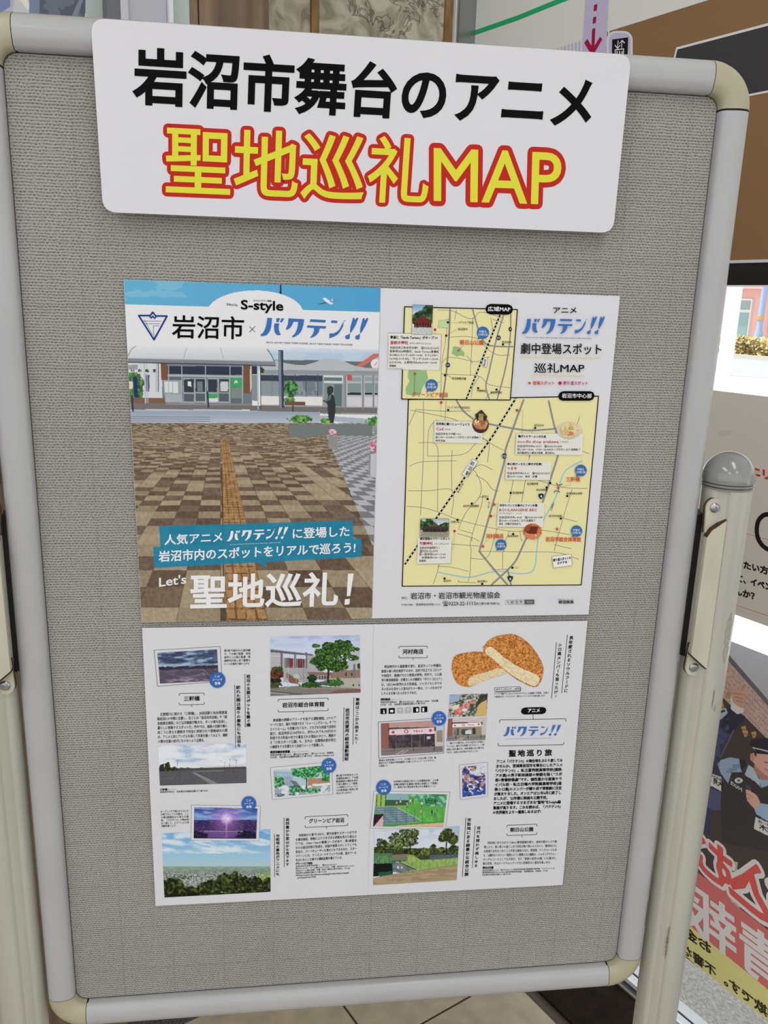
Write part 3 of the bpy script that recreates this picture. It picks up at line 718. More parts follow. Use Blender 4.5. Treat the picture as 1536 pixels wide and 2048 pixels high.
def bracket(sx):
    fx = (lambda x: bx(x)) if sx > 0 else (lambda x: bx(WF+0.001-x))
    P3 = lambda pts: [(fx(x), 0, bz(y)) for x, y in pts]
    bm = bmesh.new(); prism(bm, P3([(.5992,.3775),(.6035,.3705),(.6163,.3612),(.6168,.5090),(.6150,.5085),(.5988,.4945)]), (0,-0.0150,0), (0,-0.0215,0), 0.0016)
    br = bm_obj('pivot_cover', bm, m_cover, stand, auto=40); br['label'] = 'aged cream metal cover with rusty ends'
    for (cx, cy, lo) in ((.6068,.3500, 1), (.6072,.5110, -1)):
        pts = []
        for k in range(13):
            a = math.pi*k/12; pts.append((cx-0.0086*math.cos(a), cy-lo*0.0088*math.sin(a)))
        pts += [(cx+0.0086, cy+lo*0.022), (cx-0.0070, cy+lo*0.024)]
        bm = bmesh.new(); prism(bm, P3(pts), (0,-0.0120,0), (0,-0.0150,0), 0.0006); bm_obj('ear_plate', bm, m_cover, stand, auto=40)
        p2 = [(cx+(x-cx)*1.05, cy+(y-cy)*1.02) for x, y in pts]
        bm = bmesh.new(); prism(bm, P3(p2), (0,-0.0100,0), (0,-0.01225,0)); bm_obj('rust_edge', bm, m_rust, stand)
        T = Matrix.Translation((fx(cx-0.0006), -0.0150, bz(cy))) @ Matrix.Rotation(math.pi/2, 4, 'X')
        bm = bmesh.new(); lathe(bm, [(0.0046,-0.0005),(0.0046,0.0010),(0.0034,0.0022),(0.0015,0.0025),(0.0013,0.0012),(0,0.0012)], (0,0,0), 20, T); sc = bm_obj('screw', bm, m_screw, stand, auto=35)
    # rust fringes at the cut ends of the cover
    for q in ([(.5992,.3765),(.6035,.3693),(.6165,.3597),(.6165,.3625),(.6040,.3722),(.6000,.3785)], [(.5990,.4935),(.6152,.5075),(.6168,.5085),(.6160,.5105),(.6140,.5096),(.5986,.4962)]):
        bm = bmesh.new(); prism(bm, P3(q), (0,-0.0145,0), (0,-0.0206,0)); bm_obj('rust_edge', bm, m_rust, stand)
    bm = bmesh.new(); prism(bm, P3([(.5965,.3600),(.6075,.3560),(.6075,.5060),(.5965,.5020)]), (0,-0.004,0), (0,0.010,0)); bm_obj('gap_shade_block', bm, m_black, stand)  # black block standing in for the shadow between frame and cover
bracket(1); bracket(-1)
# worn patches on the enamel: torn sticker residue and scuffs
m_res = mat('sticker_residue', lin((160,156,142)), rough=0.8, bump=(500, 0.5, 0.0005), var=(260, 0.12, (1,1,1)))
m_scuff = mat('dark_scuff', lin((112,106,92)), rough=0.7, var=(300, 0.3, (1,1,1)))
def wear(name, cxb, y0, y1, a0_, a1_, m, seed, rough_=0.25, label=None):
    r_g = np.random.RandomState(seed); n = 24; R_ = 0.0226+0.00022; bm = bmesh.new(); L_, Rr = [], []
    for k in range(n+1):
        y = y0+(y1-y0)*k/n; t = min(1, 4*min(k, n-k)/n+0.1)
        ca, ha = (a0_+a1_)/2, (a1_-a0_)/2*t
        al = math.radians(ca-ha*(1-rough_*r_g.rand())); ar = math.radians(ca+ha*(1-rough_*r_g.rand())); row = []
        for j in range(6):
            a = al+(ar-al)*j/5; row.append(bm.verts.new((bx(cxb)+R_*math.sin(a), -R_*math.cos(a), bz(y))))
        L_.append(row)
    for A, B_ in zip(L_, L_[1:]):
        for j in range(5): bm.faces.new((A[j], A[j+1], B_[j+1], B_[j]))
    o = bm_obj(name, bm, m, stand, smooth=True); o['label'] = label or name.replace('_', ' '); return o
wear('sticker_residue', 0.6246, 0.452, 0.505, 12, 40, m_res, 3, 0.7, 'torn grey sticker residue on the right post')
wear('scuff_mark', 0.6246, 0.530, 0.552, 4, 8, m_scuff, 5, 0.9, 'thin dark scuff on the right post'); wear('scuff_mark', 0.6246, 0.548, 0.556, 9, 22, m_res, 6, 0.9, 'faint scuff on the right post')
wear('scuff_mark', 0.6246, 0.806, 0.85, -28, -22, m_scuff, 8, 0.95, 'dark scuff low on the right post')

# ceiling lamps as fixtures
for i, (l, e) in enumerate(LAMPS):
    t = tag(empty('ceiling_lamp', (l[0], l[1], 2.7)), 'slim white ceiling lamp, ' + ('nearest one in front of the window wall', 'near one over the left side of the hall', 'far one beside the window wall', 'far one over the left side of the hall')[i], 'lamp', group='ceiling lamps of the hall')
    box('housing', (l[0]-0.14, l[1]-0.64, 2.664), (l[0]+0.14, l[1]+0.64, 2.7), m_white, t)

# ================================================================== HEADER SIGN
K = (12,12,13); BLUE = (62,112,180); RED = (190,60,48); MAG = (190,40,90)
def sheet_obj(name, plane, px, z0, thick, m, r=0.0, parent=None):
    ab = plane.many(px); pts = []
    if r:
        n = len(ab)
        for i in range(n):
            c, p, q = ab[i], ab[i-1], ab[(i+1) % n]; d1 = (p-c)/np.linalg.norm(p-c); d2 = (q-c)/np.linalg.norm(q-c)
            for k in range(7):
                t = k/6; A, B = c+d1*r, c+d2*r; pts.append((1-t)**2*A+2*t*(1-t)*c+t*t*B)
    else: pts = list(ab)
    f = plane.xyz(np.array(pts), z0); b = plane.xyz(np.array(pts), z0-thick)
    bm = bmesh.new(); A = [bm.verts.new(p) for p in f]; B = [bm.verts.new(p) for p in b]; n = len(A)
    bm.faces.new(A); bm.faces.new(B[::-1])
    for i in range(n): bm.faces.new((A[i], A[(i+1)%n], B[(i+1)%n], B[i]))
    return bm_obj(name, bm, m, parent)
m_lam = mat('laminated_sheet', ink((209,208,213)), rough=0.32, spec=0.4, bump=(34, 0.10, 0.002), coat=0.35)
head = sheet_obj('header_sign', HEAD, [(181,36),(1263,110),(1226,466),(206,424)], 0.0, 0.0008, m_lam, 0.0105)
tag(head, 'white laminated title sign with black and yellow lettering over the top rail', 'sign')
H = Sheet(HEAD, head, 0.32); fr()
H.tx('岩沼市舞台のアニメ', 269, 206, 1176, 257, 104, K, bold=0.027, res=5, rnd=False, layer=3, name='black_lettering')
for txt, x0, y0, x1, y1, hh, rf in (('聖地巡礼', 333, 386, 853, 408, 128, None), ('MAP', 868, 401, 1119, 409, 104, None)):
    H.tx(txt, x0, y0, x1, y1, hh, (186,44,40), bold=0.066 if txt != 'MAP' else 0.074, res=4, rnd=True, layer=2, name='red_outline')
    H.tx(txt, x0, y0, x1, y1, hh, (216,214,66), bold=0.010 if txt != 'MAP' else 0.006, res=5, layer=4, name='yellow_lettering')

# ================================================================== UPPER POSTER
PB = Plane((0,-0.0026,0), (1,0,0), (0,0,1), (0,-1,0))
m_paper = mat('poster_paper', ink((212,212,217)), rough=0.42, spec=0.4)
up = sheet_obj('map_poster', PB, [(247,559),(1240,592),(1177,1229),(283,1245)], 0, 0.0005, m_paper)
tag(up, 'printed poster with station plaza cover at left and yellow pilgrimage map at right', 'poster')
U = Sheet(PB, up)
def logo(s, x0, y0, x1, y1, h, col, layer=6, scale=1.0):
    """slanted brush-like title in katakana with two drop-shaped exclamation marks"""
    dx, dy = x1-x0, y1-y0
    def q(a, b): return (x0+dx*a+0*b, y0+dy*a-h*b)
    def L(pts): s.poly([q(a/1070.0, b/300.0) for a, b in pts], col, 'title_logo', layer)
    def CV(outer): L(outer)
    # ハ with voicing marks
    CV(smooth([(95,285),(80,170),(45,70),(0,20)],5)+smooth([(12,4),(80,20),(130,90),(150,180),(158,285)],5))
    CV([(190,205),(255,205)]+smooth([(248,150),(252,95),(275,40)],4)+smooth([(262,28),(225,30),(195,70),(186,140)],4))
    L([(215,283),(268,285),(245,225),(218,222)]); L([(284,285),(322,285),(292,225),(266,222)])
    # ク
    CV([(378,288),(590,282)]+smooth([(580,200),(545,90),(480,20),(430,0)],5)+smooth([(425,14),(470,70),(500,160),(510,238)],5)+[(448,240)]+smooth([(420,170),(380,125),(348,112)],4)+smooth([(345,125),(372,200)],3))
    # テ
    L([(672,285),(880,280),(872,242),(665,246)]); L([(632,190),(884,186),(876,150),(628,156)])
    CV([(720,160),(800,158)]+smooth([(785,90),(735,30),(675,2)],4)+smooth([(670,14),(700,50),(722,110)],4))
    # ン
    L([(955,278),(1035,276),(1030,240),(948,242)])
    CV(smooth([(1120,282),(1105,180),(1040,70),(960,20),(925,8)],5)+[(930,78)]+smooth([(985,80),(1050,130),(1090,210),(1128,284)],4)[:-1]+[(1158,284),(1120,282)])
def bang(s, x0, y0, x1, y1, h, col, layer=6):
    dx, dy = x1-x0, y1-y0
    def q(a, b): return (x0+dx*a, y0+dy*a-h*b)
    for o in (0.0, 0.45):
        s.poly([q(o+0.18, 0.30)]+[q(o+a, b) for a, b in ((0.20,0.55),(0.31,0.96),(0.37,0.99),(0.40,0.88),(0.50,1.0),(0.56,0.96),(0.42,0.62),(0.23,0.30))], col, 'title_logo', layer)
        s.poly([q(o+0.19+0.0*k, 0.27) if k < 0 else q(o+0.07+0.105*math.cos(k*math.pi/8), 0.09+0.095*math.sin(k*math.pi/8)) for k in range(16)], col, 'title_logo', layer)
        s.poly([q(o+0.19, 0.27), q(o-0.02, 0.13), q(o+0.16, 0.06)], col, 'title_logo', layer)
def title(s, x0, y0, x1, y1, h, col=BLUE, layer=6):
    """whole title, ink box baseline from (x0,y0) to (x1,y1)"""
    f = 0.80; xm, ym = x0+(x1-x0)*f, y0+(y1-y0)*f
    k = 1070/1158.0
    logo(s, x0, y0, x0+(xm-x0)*k, y0+(ym-y0)*k, h, col, layer)
    xb = x0+(x1-x0)*0.79; yb = y0+(y1-y0)*0.79
    bang(s, xb+ (x1-xb)*0.02, yb, x1, y1, h*1.12, col, layer)

# ---- cover (left page): station plaza print
fr()
cv = Pic(PB, [(247.5,559.5),(761,576),(743.5,1237),(283.5,1244.5)], 1.0)
X, Y = cv.X, cv.Y; cv.fill((224,224,227))
yt = 559+(X-247)*0.0323
band = Y < yt+49+(X-247)*0.0
cv.grad((98,172,206), (78,158,204), (X-247)/500, band); g = cv.n(70, 1, 4, 3.0); cv.put(band & (g > 0.55) & (X < 420), (140,192,212), 0.5)
cv.put((((X-510)/96)**2+((Y-626)/45)**2 < 1) & (Y < 640) & (Y > 560), (224,224,227))
cv.put(((X > 559.5) & (X < 563) & (Y < 592) & (((X-510)/96)**2+((Y-626)/45)**2 >= 1)), (34,34,52))
# aeroplane
def pl(x, y): return (540+x/6.98, 570+y/6.98)
cv.poly([pl(735,190),pl(765,172),pl(860,240),pl(885,262),pl(850,272),pl(780,240)], (226,228,234)); cv.poly([pl(640,275),pl(780,235),pl(800,250),pl(720,268)], (70,80,110))
cv.poly([pl(830,232),pl(1035,175),pl(900,225),pl(860,245)], (110,125,155)); cv.poly([pl(855,225),pl(868,185),pl(880,225)], (215,220,228))
# sky and roofs right
fr(); y0 = 694
m = (Y > y0+(X-500)*0.02) & (X > 480); cv.grad((224,226,230), (176,196,216), (Y-y0)/14, m & (Y < 740)); g = cv.n(30, 3, 3, 2.0); cv.put(m & (Y < 730) & (g > 0.5), (190,206,220), 0.6)
Q = lambda x, y: (500+x/5.796, 680+y/5.796)
cv.poly([Q(285,230),Q(820,235),Q(830,260),Q(600,300),Q(380,270),Q(285,250)], (92,104,104)); cv.poly([Q(1090,245),Q(1500,250),Q(1500,350),Q(1200,330)], (96,108,106))
cv.poly([Q(1230,300),Q(1430,160),Q(1500,160),Q(1500,190),Q(1290,315)], (198,110,104)); cv.ell(*Q(1455,275), 9.5, 9.5, (226,222,224)); cv.ln(*Q(1440,300), *Q(1470,260), 1.4, (200,110,110))
cv.poly([Q(120,300)]+[Q(*p) for p in smooth([(160,290),(300,235),(400,265),(600,292),(740,262),(850,222),(960,218),(1080,245),(1220,300),(1380,325),(1500,325)],5)]+[Q(1500,400),Q(120,385)], (178,182,188))
cv.poly([Q(120,345),Q(1500,362),Q(1500,402),Q(120,385)], (140,146,152))
# building body right
cv.poly([Q(120,385),Q(1500,402),Q(1500,870),Q(120,840)], (150,156,160))
cv.poly([Q(120,405),Q(840,415),Q(840,480),Q(120,470)], (54,62,82)); cv.poly([Q(120,470),Q(840,480),Q(840,640),Q(120,640)], (112,124,132))
for x in (255,390,520,650,785): cv.ln(*Q(x,400), *Q(x,650), 1.6, (70,80,95))
g = cv.n(16, 5, 3, 0.4); cv.put(cv.pm([Q(120,480),Q(780,488),Q(780,640),Q(120,640)]) & (g > 0.5), (150,166,168), 0.55)
cv.poly([Q(120,650),Q(840,660),Q(840,760),Q(120,750)], (222,220,218)); cv.poly([Q(0,760),Q(1500,790),Q(1500,850),Q(0,840)], (112,108,106)); 
cv.poly([Q(855,405),Q(1080,410),Q(1080,500),Q(855,495)], (206,212,216)); cv.poly([Q(860,430),Q(1065,435),Q(1065,478),Q(860,474)], (98,120,122))
cv.poly([Q(860,505),Q(960,508),Q(960,720),Q(860,720)], (122,138,140)); cv.poly([Q(970,510),Q(1065,512),Q(1065,770),Q(970,770)], (92,112,116))
cv.poly([Q(1100,410),Q(1500,418),Q(1500,780),Q(1100,780)], (176,180,184))
for x0_, x1_ in ((1130,1290),(1330,1420),(1445,1500)):
    cv.poly([Q(x0_,430),Q(x1_,432),Q(x1_,480),Q(x0_,478)], (140,156,160)); cv.poly([Q(x0_,500),Q(x1_,502),Q(x1_,610),Q(x0_,608)], (128,146,146))
    cv.poly([Q(x0_,610),Q(x1_,612),Q(x1_,636),Q(x0_,634)], (40,46,56)); cv.poly([Q(x0_,660),Q(x1_,664),Q(x1_,770),Q(x0_,766)], (204,200,210))
for x in (1105,1310,1430): cv.ln(*Q(x,415), *Q(x,810), 2.6, (120,126,132))
cv.poly([Q(1125,402),Q(1180,402),Q(1180,470),Q(1125,468)], (186,84,72))
# trees, planters right
cv.tree(*Q(470,560), 13, 16, 6, 2, (26,66,42), (58,118,62), (108,162,84)); cv.ln(*Q(500,640), *Q(497,835), 2.4, (60,48,44)); cv.poly([Q(400,710),Q(640,716),Q(640,760),Q(400,752)], (112,74,56))
cv.tree(*Q(450,690), 12, 6, 5, 4, (40,80,44), (88,140,72), (140,180,96)); 
# left canopy hall
Q5 = lambda x, y: (245+x/6.024, 680+y/6.024)
cv.poly([Q5(60,260),Q5(1560,290),Q5(1560,830),Q5(60,790)], (110,118,124))
cv.poly([Q5(60,270),Q5(480,280),Q5(480,760),Q5(60,690)], (206,208,212))
cv.tree(*Q5(130,560), 22, 30, 9, 1, (34,72,36), (70,116,58), (112,150,80)); cv.poly([Q5(60,500),Q5(125,500),Q5(125,590),Q5(60,590)], (214,208,176))
cv.poly([Q5(125,460),Q5(150,430),Q5(180,460),Q5(186,690),Q5(140,690)], (32,48,104)); cv.poly([Q5(280,420),Q5(325,420),Q5(325,620),Q5(290,620)], (84,82,122))
cv.poly([Q5(60,690),Q5(540,700),Q5(540,770),Q5(60,760)], (120,92,72)); cv.poly([Q5(60,300),Q5(190,300),Q5(180,355),Q5(60,350)], (150,154,158))
cv.poly([Q5(460,280),Q5(540,290),Q5(545,480),Q5(470,480)], (120,78,58)); cv.poly([Q5(1460,300),Q5(1560,300),Q5(1560,640),Q5(1460,640)], (120,78,58))
cv.poly([Q5(540,285),Q5(1450,300),Q5(1450,420),Q5(545,410)], (44,52,70)); cv.poly([Q5(540,285),Q5(1450,300),Q5(1450,325),Q5(540,310)], (120,128,134))
cv.poly([Q5(545,415),Q5(1450,430),Q5(1450,455),Q5(545,440)], (168,174,178)); cv.poly([Q5(545,445),Q5(1450,455),Q5(1450,760),Q5(545,750)], (92,104,112))
for x0_, x1_ in ((740,860),(880,1000),(1030,1140),(1165,1280)):
    cv.poly([Q5(x0_-10,455),Q5(x1_+10,458),Q5(x1_+10,760),Q5(x0_-10,756)], (158,164,168)); cv.poly([Q5(x0_,470),Q5(x1_,472),Q5(x1_,630),Q5(x0_,628)], (48,58,70)); cv.poly([Q5(x0_,645),Q5(x1_,647),Q5(x1_,740),Q5(x0_,738)], (84,94,102))
cv.poly([Q5(900,500),Q5(965,500),Q5(965,620),Q5(900,620)], (110,122,130)); cv.poly([Q5(1180,500),Q5(1270,500),Q5(1270,620),Q5(1180,620)], (196,200,200))
cv.poly([Q5(785,500),Q5(825,500),Q5(832,560),Q5(785,556)], (220,220,220)); cv.poly([Q5(1035,645),Q5(1145,645),Q5(1145,700),Q5(1035,700)], (62,160,92)); cv.poly([Q5(1035,700),Q5(1145,700),Q5(1145,745),Q5(1035,745)], (206,214,208))
cv.poly([Q5(490,480),Q5(720,485),Q5(720,660),Q5(500,655)], (146,158,162)); cv.poly([Q5(505,500),Q5(668,505),Q5(668,640),Q5(510,630)], (208,214,216)); cv.ln(*Q5(605,500), *Q5(605,640), 1, (130,140,150)); cv.poly([Q5(510,655),Q5(720,660),Q5(720,755),Q5(515,750)], (164,170,176))
cv.poly([Q5(1310,455),Q5(1440,458),Q5(1440,570),Q5(1310,565)], (60,160,92)); cv.poly([Q5(1310,570),Q5(1440,575),Q5(1440,700),Q5(1310,700)], (120,136,130))
for x in (555,715,1000,1295,1445): cv.ln(*Q5(x,310), *Q5(x,760), 1.8, (170,176,180))
for x in (262,290,410,432): cv.ln(*Q5(x,275), *Q5(x+ (20 if x < 300 else 0),840 if x < 300 else 620), 3.0 if x in (262,410) else 1.5, (176,186,194) if x != 432 else (50,56,70))
cv.poly([Q5(60,760),Q5(1560,770),Q5(1560,840),Q5(90,835)], (112,110,110)); cv.poly([Q5(520,758),Q5(1560,768),Q5(1560,790),Q5(520,782)], (136,134,134))
# canopy
Qc = [Q5(50,215)]+[Q5(*p) for p in smooth([(75,160),(110,110),(170,60)],5)]+[(470,690)]+[Q(*p) for p in smooth([(200,110),(245,170),(280,245)],5)]+[Q(300,250)]
yb = lambda xx: 716+(xx-255)*0.021
cv.grad((220,221,225), (196,202,208), (Y-692)/26, cv.pm([(255,690),(540,694)]+[Q(*p) for p in smooth([(200,110),(245,170),(280,245)],5)]+[(255,718)]))
cv.poly([(255,716),(551,723),(551,731),(255,724)], (128,134,142)); cv.ln(255,724.5,551,731.5,1.6,(30,34,44)); cv.ln(255,716.5,550,723,1.0,(160,166,172))
cv.ln(*Q(200,110), *Q(245,170), 1.2, (40,46,58)); cv.ln(*Q(245,170), *Q(280,250), 1.2, (40,46,58)); cv.ln(*Q5(60,200), *Q5(110,110), 1.0, (80,86,96)); cv.ln(*Q5(110,110), *Q5(160,75), 1.0, (80,86,96))
for x in (735,1215): cv.ln(*Q5(x,225), *Q5(x+(38 if x < 800 else -32),95), 1.2, (160,164,170))
for x in (90,120): cv.ln(*Q(x,300), *Q(x+5,800), 2.2 if x == 90 else 1.2, (170,176,180) if x == 90 else (50,56,66))
cv.poly([Q(0,300),Q(20,300),Q(20,560),Q(0,620)], (196,188,172)); cv.poly([Q(20,300),Q(80,300),Q(80,400),Q(20,400)], (40,52,66)); cv.poly([Q(20,400),Q(85,405),Q(85,710),Q(20,700)], (132,140,148))
cv.poly([Q(120,300),Q(165,340),Q(160,380),Q(118,380)], (44,66,46))
# big lamp post
cv.poly([Q(327,118),Q(382,118),Q(392,790),Q(338,790)], (82,92,112)); cv.poly([Q(332,125),Q(352,125),Q(364,790),Q(345,790)], (128,140,158)); cv.poly([Q(366,120),Q(384,120),Q(394,790),Q(376,790)], (44,50,68))
# low wall / bench band, lawn strip, kerb
cv.poly([Q5(90,838),Q5(1540,848),(745,838),(745,850),Q5(1540,880),Q5(95,862)], (166,176,190)); cv.grad((150,162,178), (176,186,198), (Y-825)/20, (Y > 822+(X-255)*0.004) & (Y < 846) & (X < 640))
for k in range(4): cv.ln(255, 833+k*4.2, 420, 834.5+k*4.2, 1.0, (96,104,122))
# statue on a plinth
cv.poly([Q(*p) for p in ((895,545),(930,532),(968,548),(965,600),(945,625),(975,650),(992,760),(990,830),(960,1020),(925,1025),(905,850),(895,740),(848,712),(845,700),(900,690),(905,640),(892,600))], (46,52,56)); cv.poly([Q(*p) for p in ((920,640),(945,632),(930,690),(870,720),(860,705),(910,685))], (104,114,118))
# plaza floor
vx, vy = 441.0, 812.0
fl_ = Y > 846; yy = np.maximum(Y-vy, 1.0); row = np.floor((1/yy-0.00248)/0.00026*0.92); cc = (X-vx)/yy; col_ = np.floor(cc/0.205)
hsh = np.sin(row*12.9898+col_*78.233)*43758.5453; hsh = hsh-np.floor(hsh); par = (row+col_) % 2
A_ = (fl_)[...,None]; base = np.where((par+(hsh > 0.8)) % 2 == 0, 0.0, 1.0)
t1 = np.stack([92+hsh*26, 76+hsh*24, 62+hsh*22], -1); t2_ = np.stack([142+hsh*24, 128+hsh*24, 104+hsh*22], -1)
tc_ = np.where(base[...,None] > 0.5, t1, t2_); fine = (cv.n(5, 4, 3)-0.5)*34; tc_ = tc_+fine[...,None]
cv.c = np.where(A_, tc_, cv.c)
fr_ = np.abs((1/yy-0.00248)/0.00026*0.92-np.round((1/yy-0.00248)/0.00026*0.92)); jo = (np.abs(cc/0.205-np.round(cc/0.205))*0.205*yy < 0.7)
cv.put(fl_ & jo & (Y > 930), (66,54,46), 0.5)
# right pale paving
pr_ = fl_ & (X > 648+(Y-860)*0.42); cv.put(pr_, (176,178,184)); cv.put(pr_ & ((row+np.floor(cc/0.14)) % 2 == 0), (118,120,124))
cv.poly([(575,848),(745,848),(745,872),(640,870),(600,878),(578,868)], (112,120,118)); cv.tree(600,838,22,8,5,2,(38,84,40),(84,140,66),(140,184,92)); cv.tree(650,842,10,6,5,5,(38,84,40),(84,140,66),(140,184,92)); cv.tree(748,842,14,9,5,6,(38,84,40),(84,140,66),(140,184,92))
cv.ell(*Q(955,1065), 8, 6, (190,110,140)); g = cv.n(3, 2); cv.put(cv.em(*Q(955,1065), 8, 6) & (g > 0.5), (226,190,204)); cv.poly([(657,872),(675,872),(675,900),(657,898)], (140,138,138))
cv.ell(749, 892, 9, 12, (180,90,120)); cv.put(cv.em(749, 892, 9, 12) & (g > 0.5), (224,180,196)); cv.poly([(738,908),(753,908),(751,955),(737,950)], (188,190,196)); cv.poly([(738,908),(742,908),(741,952),(737,950)], (140,142,150))
# tactile paving strip
ts = fl_ & (Y > 880) & (X > vx+(Y-vy)*0.026) & (X < vx+(Y-vy)*0.222); cv.put(ts, (158,124,84)); cv.put(ts & (np.abs((cc-0.026)/0.049-np.round((cc-0.026)/0.049)) < 0.10), (112,78,50))
cv.put(ts & (np.abs((1/yy)/0.00013-np.round((1/yy)/0.00013)) < 0.10), (112,78,50)); cv.put(ts & (cv.n(6,3) > 0.56), (192,150,100), 0.5)
cv.put(fl_ & (Y > 930) & (np.abs(X-(vx+(Y-vy)*0.018)) < 1.2), (88,70,54))
for bxp in ((258,808),(409,800)): cv.ln(bxp[0]+6, bxp[1]-16, bxp[0]+8, bxp[1]+14, 3, (34,44,76))
# teal banners, see-through like the printed ones
fr(); teal = (26,128,164)
for b in ([(318,1052),(705,1041),(707,1077),(723,1078),(723,1114),(309,1136),(306,1094),(321,1093)], [(518,1126),(534,1136),(531,1122)]):
    cv.poly(b, teal, 0.90)
cv.build('cover_picture', up, 1, label='printed cover picture of a station plaza with teal caption banners')

# cover lettering
fr(*F3)
U.tx('Edited by', 636, 201, 697, 205, 13, K, 0.01, layer=4); U.tx('S-style', 718, 222, 955, 230, 50, K, 0.03, res=3, layer=4, name='magazine_lettering')
U.tx('せんだいタウン情報', 787, 178, 890, 182, 10, K, 0.02, layer=4)
U.tx('岩沼市', 326, 386, 731, 394, 122, K, 0.012, res=4, layer=4, name='city_lettering')
U.line([(765,322),(797,353)], 2.6, K, layer=4); U.line([(797,320),(765,353)], 2.6, K, layer=4)
NV = (28,60,130)
U.line([(135,259),(200,259),(215,240),(232,261),(296,262),(222,397)], 9, NV, 'city_emblem', 4, closed=True); U.line([(196,262),(206,274),(215,262),(224,275),(236,264)], 7, NV, 'city_emblem', 4)
for q in ([(160,290),(262,291)], [(172,306),(256,306)], [(222,390),(218,318),(252,318)], [(168,284),(215,372)]): U.line(q, 2.2, (60,84,140), 'city_emblem', 4)
title(U, 826, 377, 1440, 397, 112, BLUE, 4)
U.tx('EACH LAUGH TAKES THEM HIGHER. EACH TEAR MAKES THEM STRONGER.', 862, 416, 1354, 430, 9, (50,70,120), 0.015, layer=4, gap=0.06)
U.tx('いわぬま', 92, 580, 232, 582, 18, K, 0.04, layer=4, gap=0.8); U.tx('JR', 678, 642, 700, 643, 14, (225,235,228), 0.03, layer=4)
fr(*F4); WH = (232,232,234)
U.tx('人気アニメ', 283, 597, 610, 579, 55, WH, 0.02, res=2, layer=4, name='white_lettering'); title(U, 636, 577, 985, 560, 62, WH, 4); U.tx('に登場した', 1012, 561, 1332, 547, 56, WH, 0.02, res=2, layer=4, name='white_lettering')
U.tx('EACH LAUGH TAKES THEM HIGHER. EACH TEAR MAKES THEM STRONGER.', 655, 597, 944, 585, 5, WH, 0.01, layer=4, gap=0.06)
U.tx('岩沼市内のスポットをリアルで巡ろう!', 250, 692, 1365, 640, 58, WH, 0.022, res=2, layer=4, name='white_lettering')
U.tx("Let's", 252, 833, 404, 814, 48, WH, 0.018, res=3, layer=4, name='white_lettering'); U.tx('聖地巡礼', 433, 957, 1262, 940, 180, WH, 0.022, res=4, layer=4, name='white_lettering')
U.poly([(1325,760),(1358,758),(1338,886),(1318,888)], WH, 'white_lettering', 4); U.poly([(1308,905),(1336,903),(1333,934),(1305,937)], WH, 'white_lettering', 4)
U.tx('©バクテン製作委員会', 1322, 972, 1432, 970, 9, (190,186,180), 0.0, layer=4)
fr(); U.line([(761.3,576.5),(744,1237)], 1.0, (196,196,200), 'fold_line', 5)

# ---- map page (right)
YE = (228,221,165); GR = (128,128,128); LK = (215,215,219); GN = (148,184,130)
fr(*F5)
# main map frame goes first, wide-area inset over it
a = lambda x, y: (750+x/3.072, 580+y/3.072); b6 = lambda x, y: (750+x/3.072, 900+y/3.072)
fr(); main = [a(205,672), a(1372,652), b6(1266,828), b6(167,836)]
U.poly(main, YE, 'map_ground', 2); 
def C5(pts): return [a(*p) for p in pts]
def C6(pts): return [b6(*p) for p in pts]
def road_(pts, w_=1.0, col=GR, L=3, sm=True): U.line(smooth(pts, 5) if sm and len(pts) > 2 else pts, w_, col, 'map_road', L, rnd=w_ > 2.5)
for p in (C5([(297,680),(297,1000)])+C6([(279,400)]), C5([(218,738),(380,770),(500,800),(620,870),(690,930),(790,985)]), C5([(250,733),(440,745),(590,742)]), C5([(265,938),(360,940)])+C5([(386,980),(386,1070)])+C6([(384,375)]),
          C5([(250,735),(208,832)]), C5([(437,680),(430,800)]), C5([(380,795),(330,860),(322,1020)]), C5([(323,1020),(470,1018),(560,1000),(620,940),(630,930)]), C6([(212,100),(290,72),(500,66)]),
          C6([(203,250),(330,250),(474,248),(470,400)]), C6([(195,345),(300,355),(420,392),(520,430),(700,475),(850,500),(1000,490),(1200,520)]), C6([(473,250),(470,100),(474,0)]),
          C6([(510,490),(560,380),(640,290),(650,210),(620,140),(600,120)]), C6([(600,120),(650,90),(720,120)]), C6([(620,155),(680,190),(720,240),(760,252)]), C6([(634,290),(660,310),(600,510),(595,560)]),
          C6([(505,512),(600,540),(640,560)]), C6([(520,490),(600,512)]), C6([(440,575),(640,590)]), C6([(590,600),(585,740),(572,810)]), C6([(587,665),(660,670),(690,655),(710,620),(750,480)]),
          C6([(640,622),(870,625),(1120,630),(1250,672)]), C6([(385,715),(470,720),(575,745)]), C6([(410,590),(385,740),(357,822)]), C6([(784,625),(784,732)]), C6([(715,735),(812,732)]),
          C6([(825,500),(800,560),(790,622)]), C6([(1210,240),(1160,400),(1100,620)]), C6([(1100,580),(1205,606)]), C6([(1145,415),(1240,440)]), C6([(985,180),(1100,215),(1180,232),(1303,236)]),
          C5([(1258,775),(1240,830)]), C5([(1190,960),(1315,1005)]), C5([(650,910),(700,940),(690,1060)]), C5([(970,850),(960,900),(950,1030)]), C6([(950,0),(945,60)]), C6([(850,180),(820,330),(790,370)]), C6([(925,180),(900,320)]),
          C6([(590,540),(585,590),(590,600)]), C6([(515,800),(520,810),(620,815)]), C6([(890,500),(895,540),(905,560)])):
    road_(p)
BL = (150,196,214)
road_(C6([(1275,65),(1190,110),(1150,160),(1125,250),(1090,330),(1040,420),(1010,500),(995,600),(985,700),(960,748),(880,760),(780,745),(700,752),(620,775),(560,782),(460,765),(388,750)]), 2.4, BL)
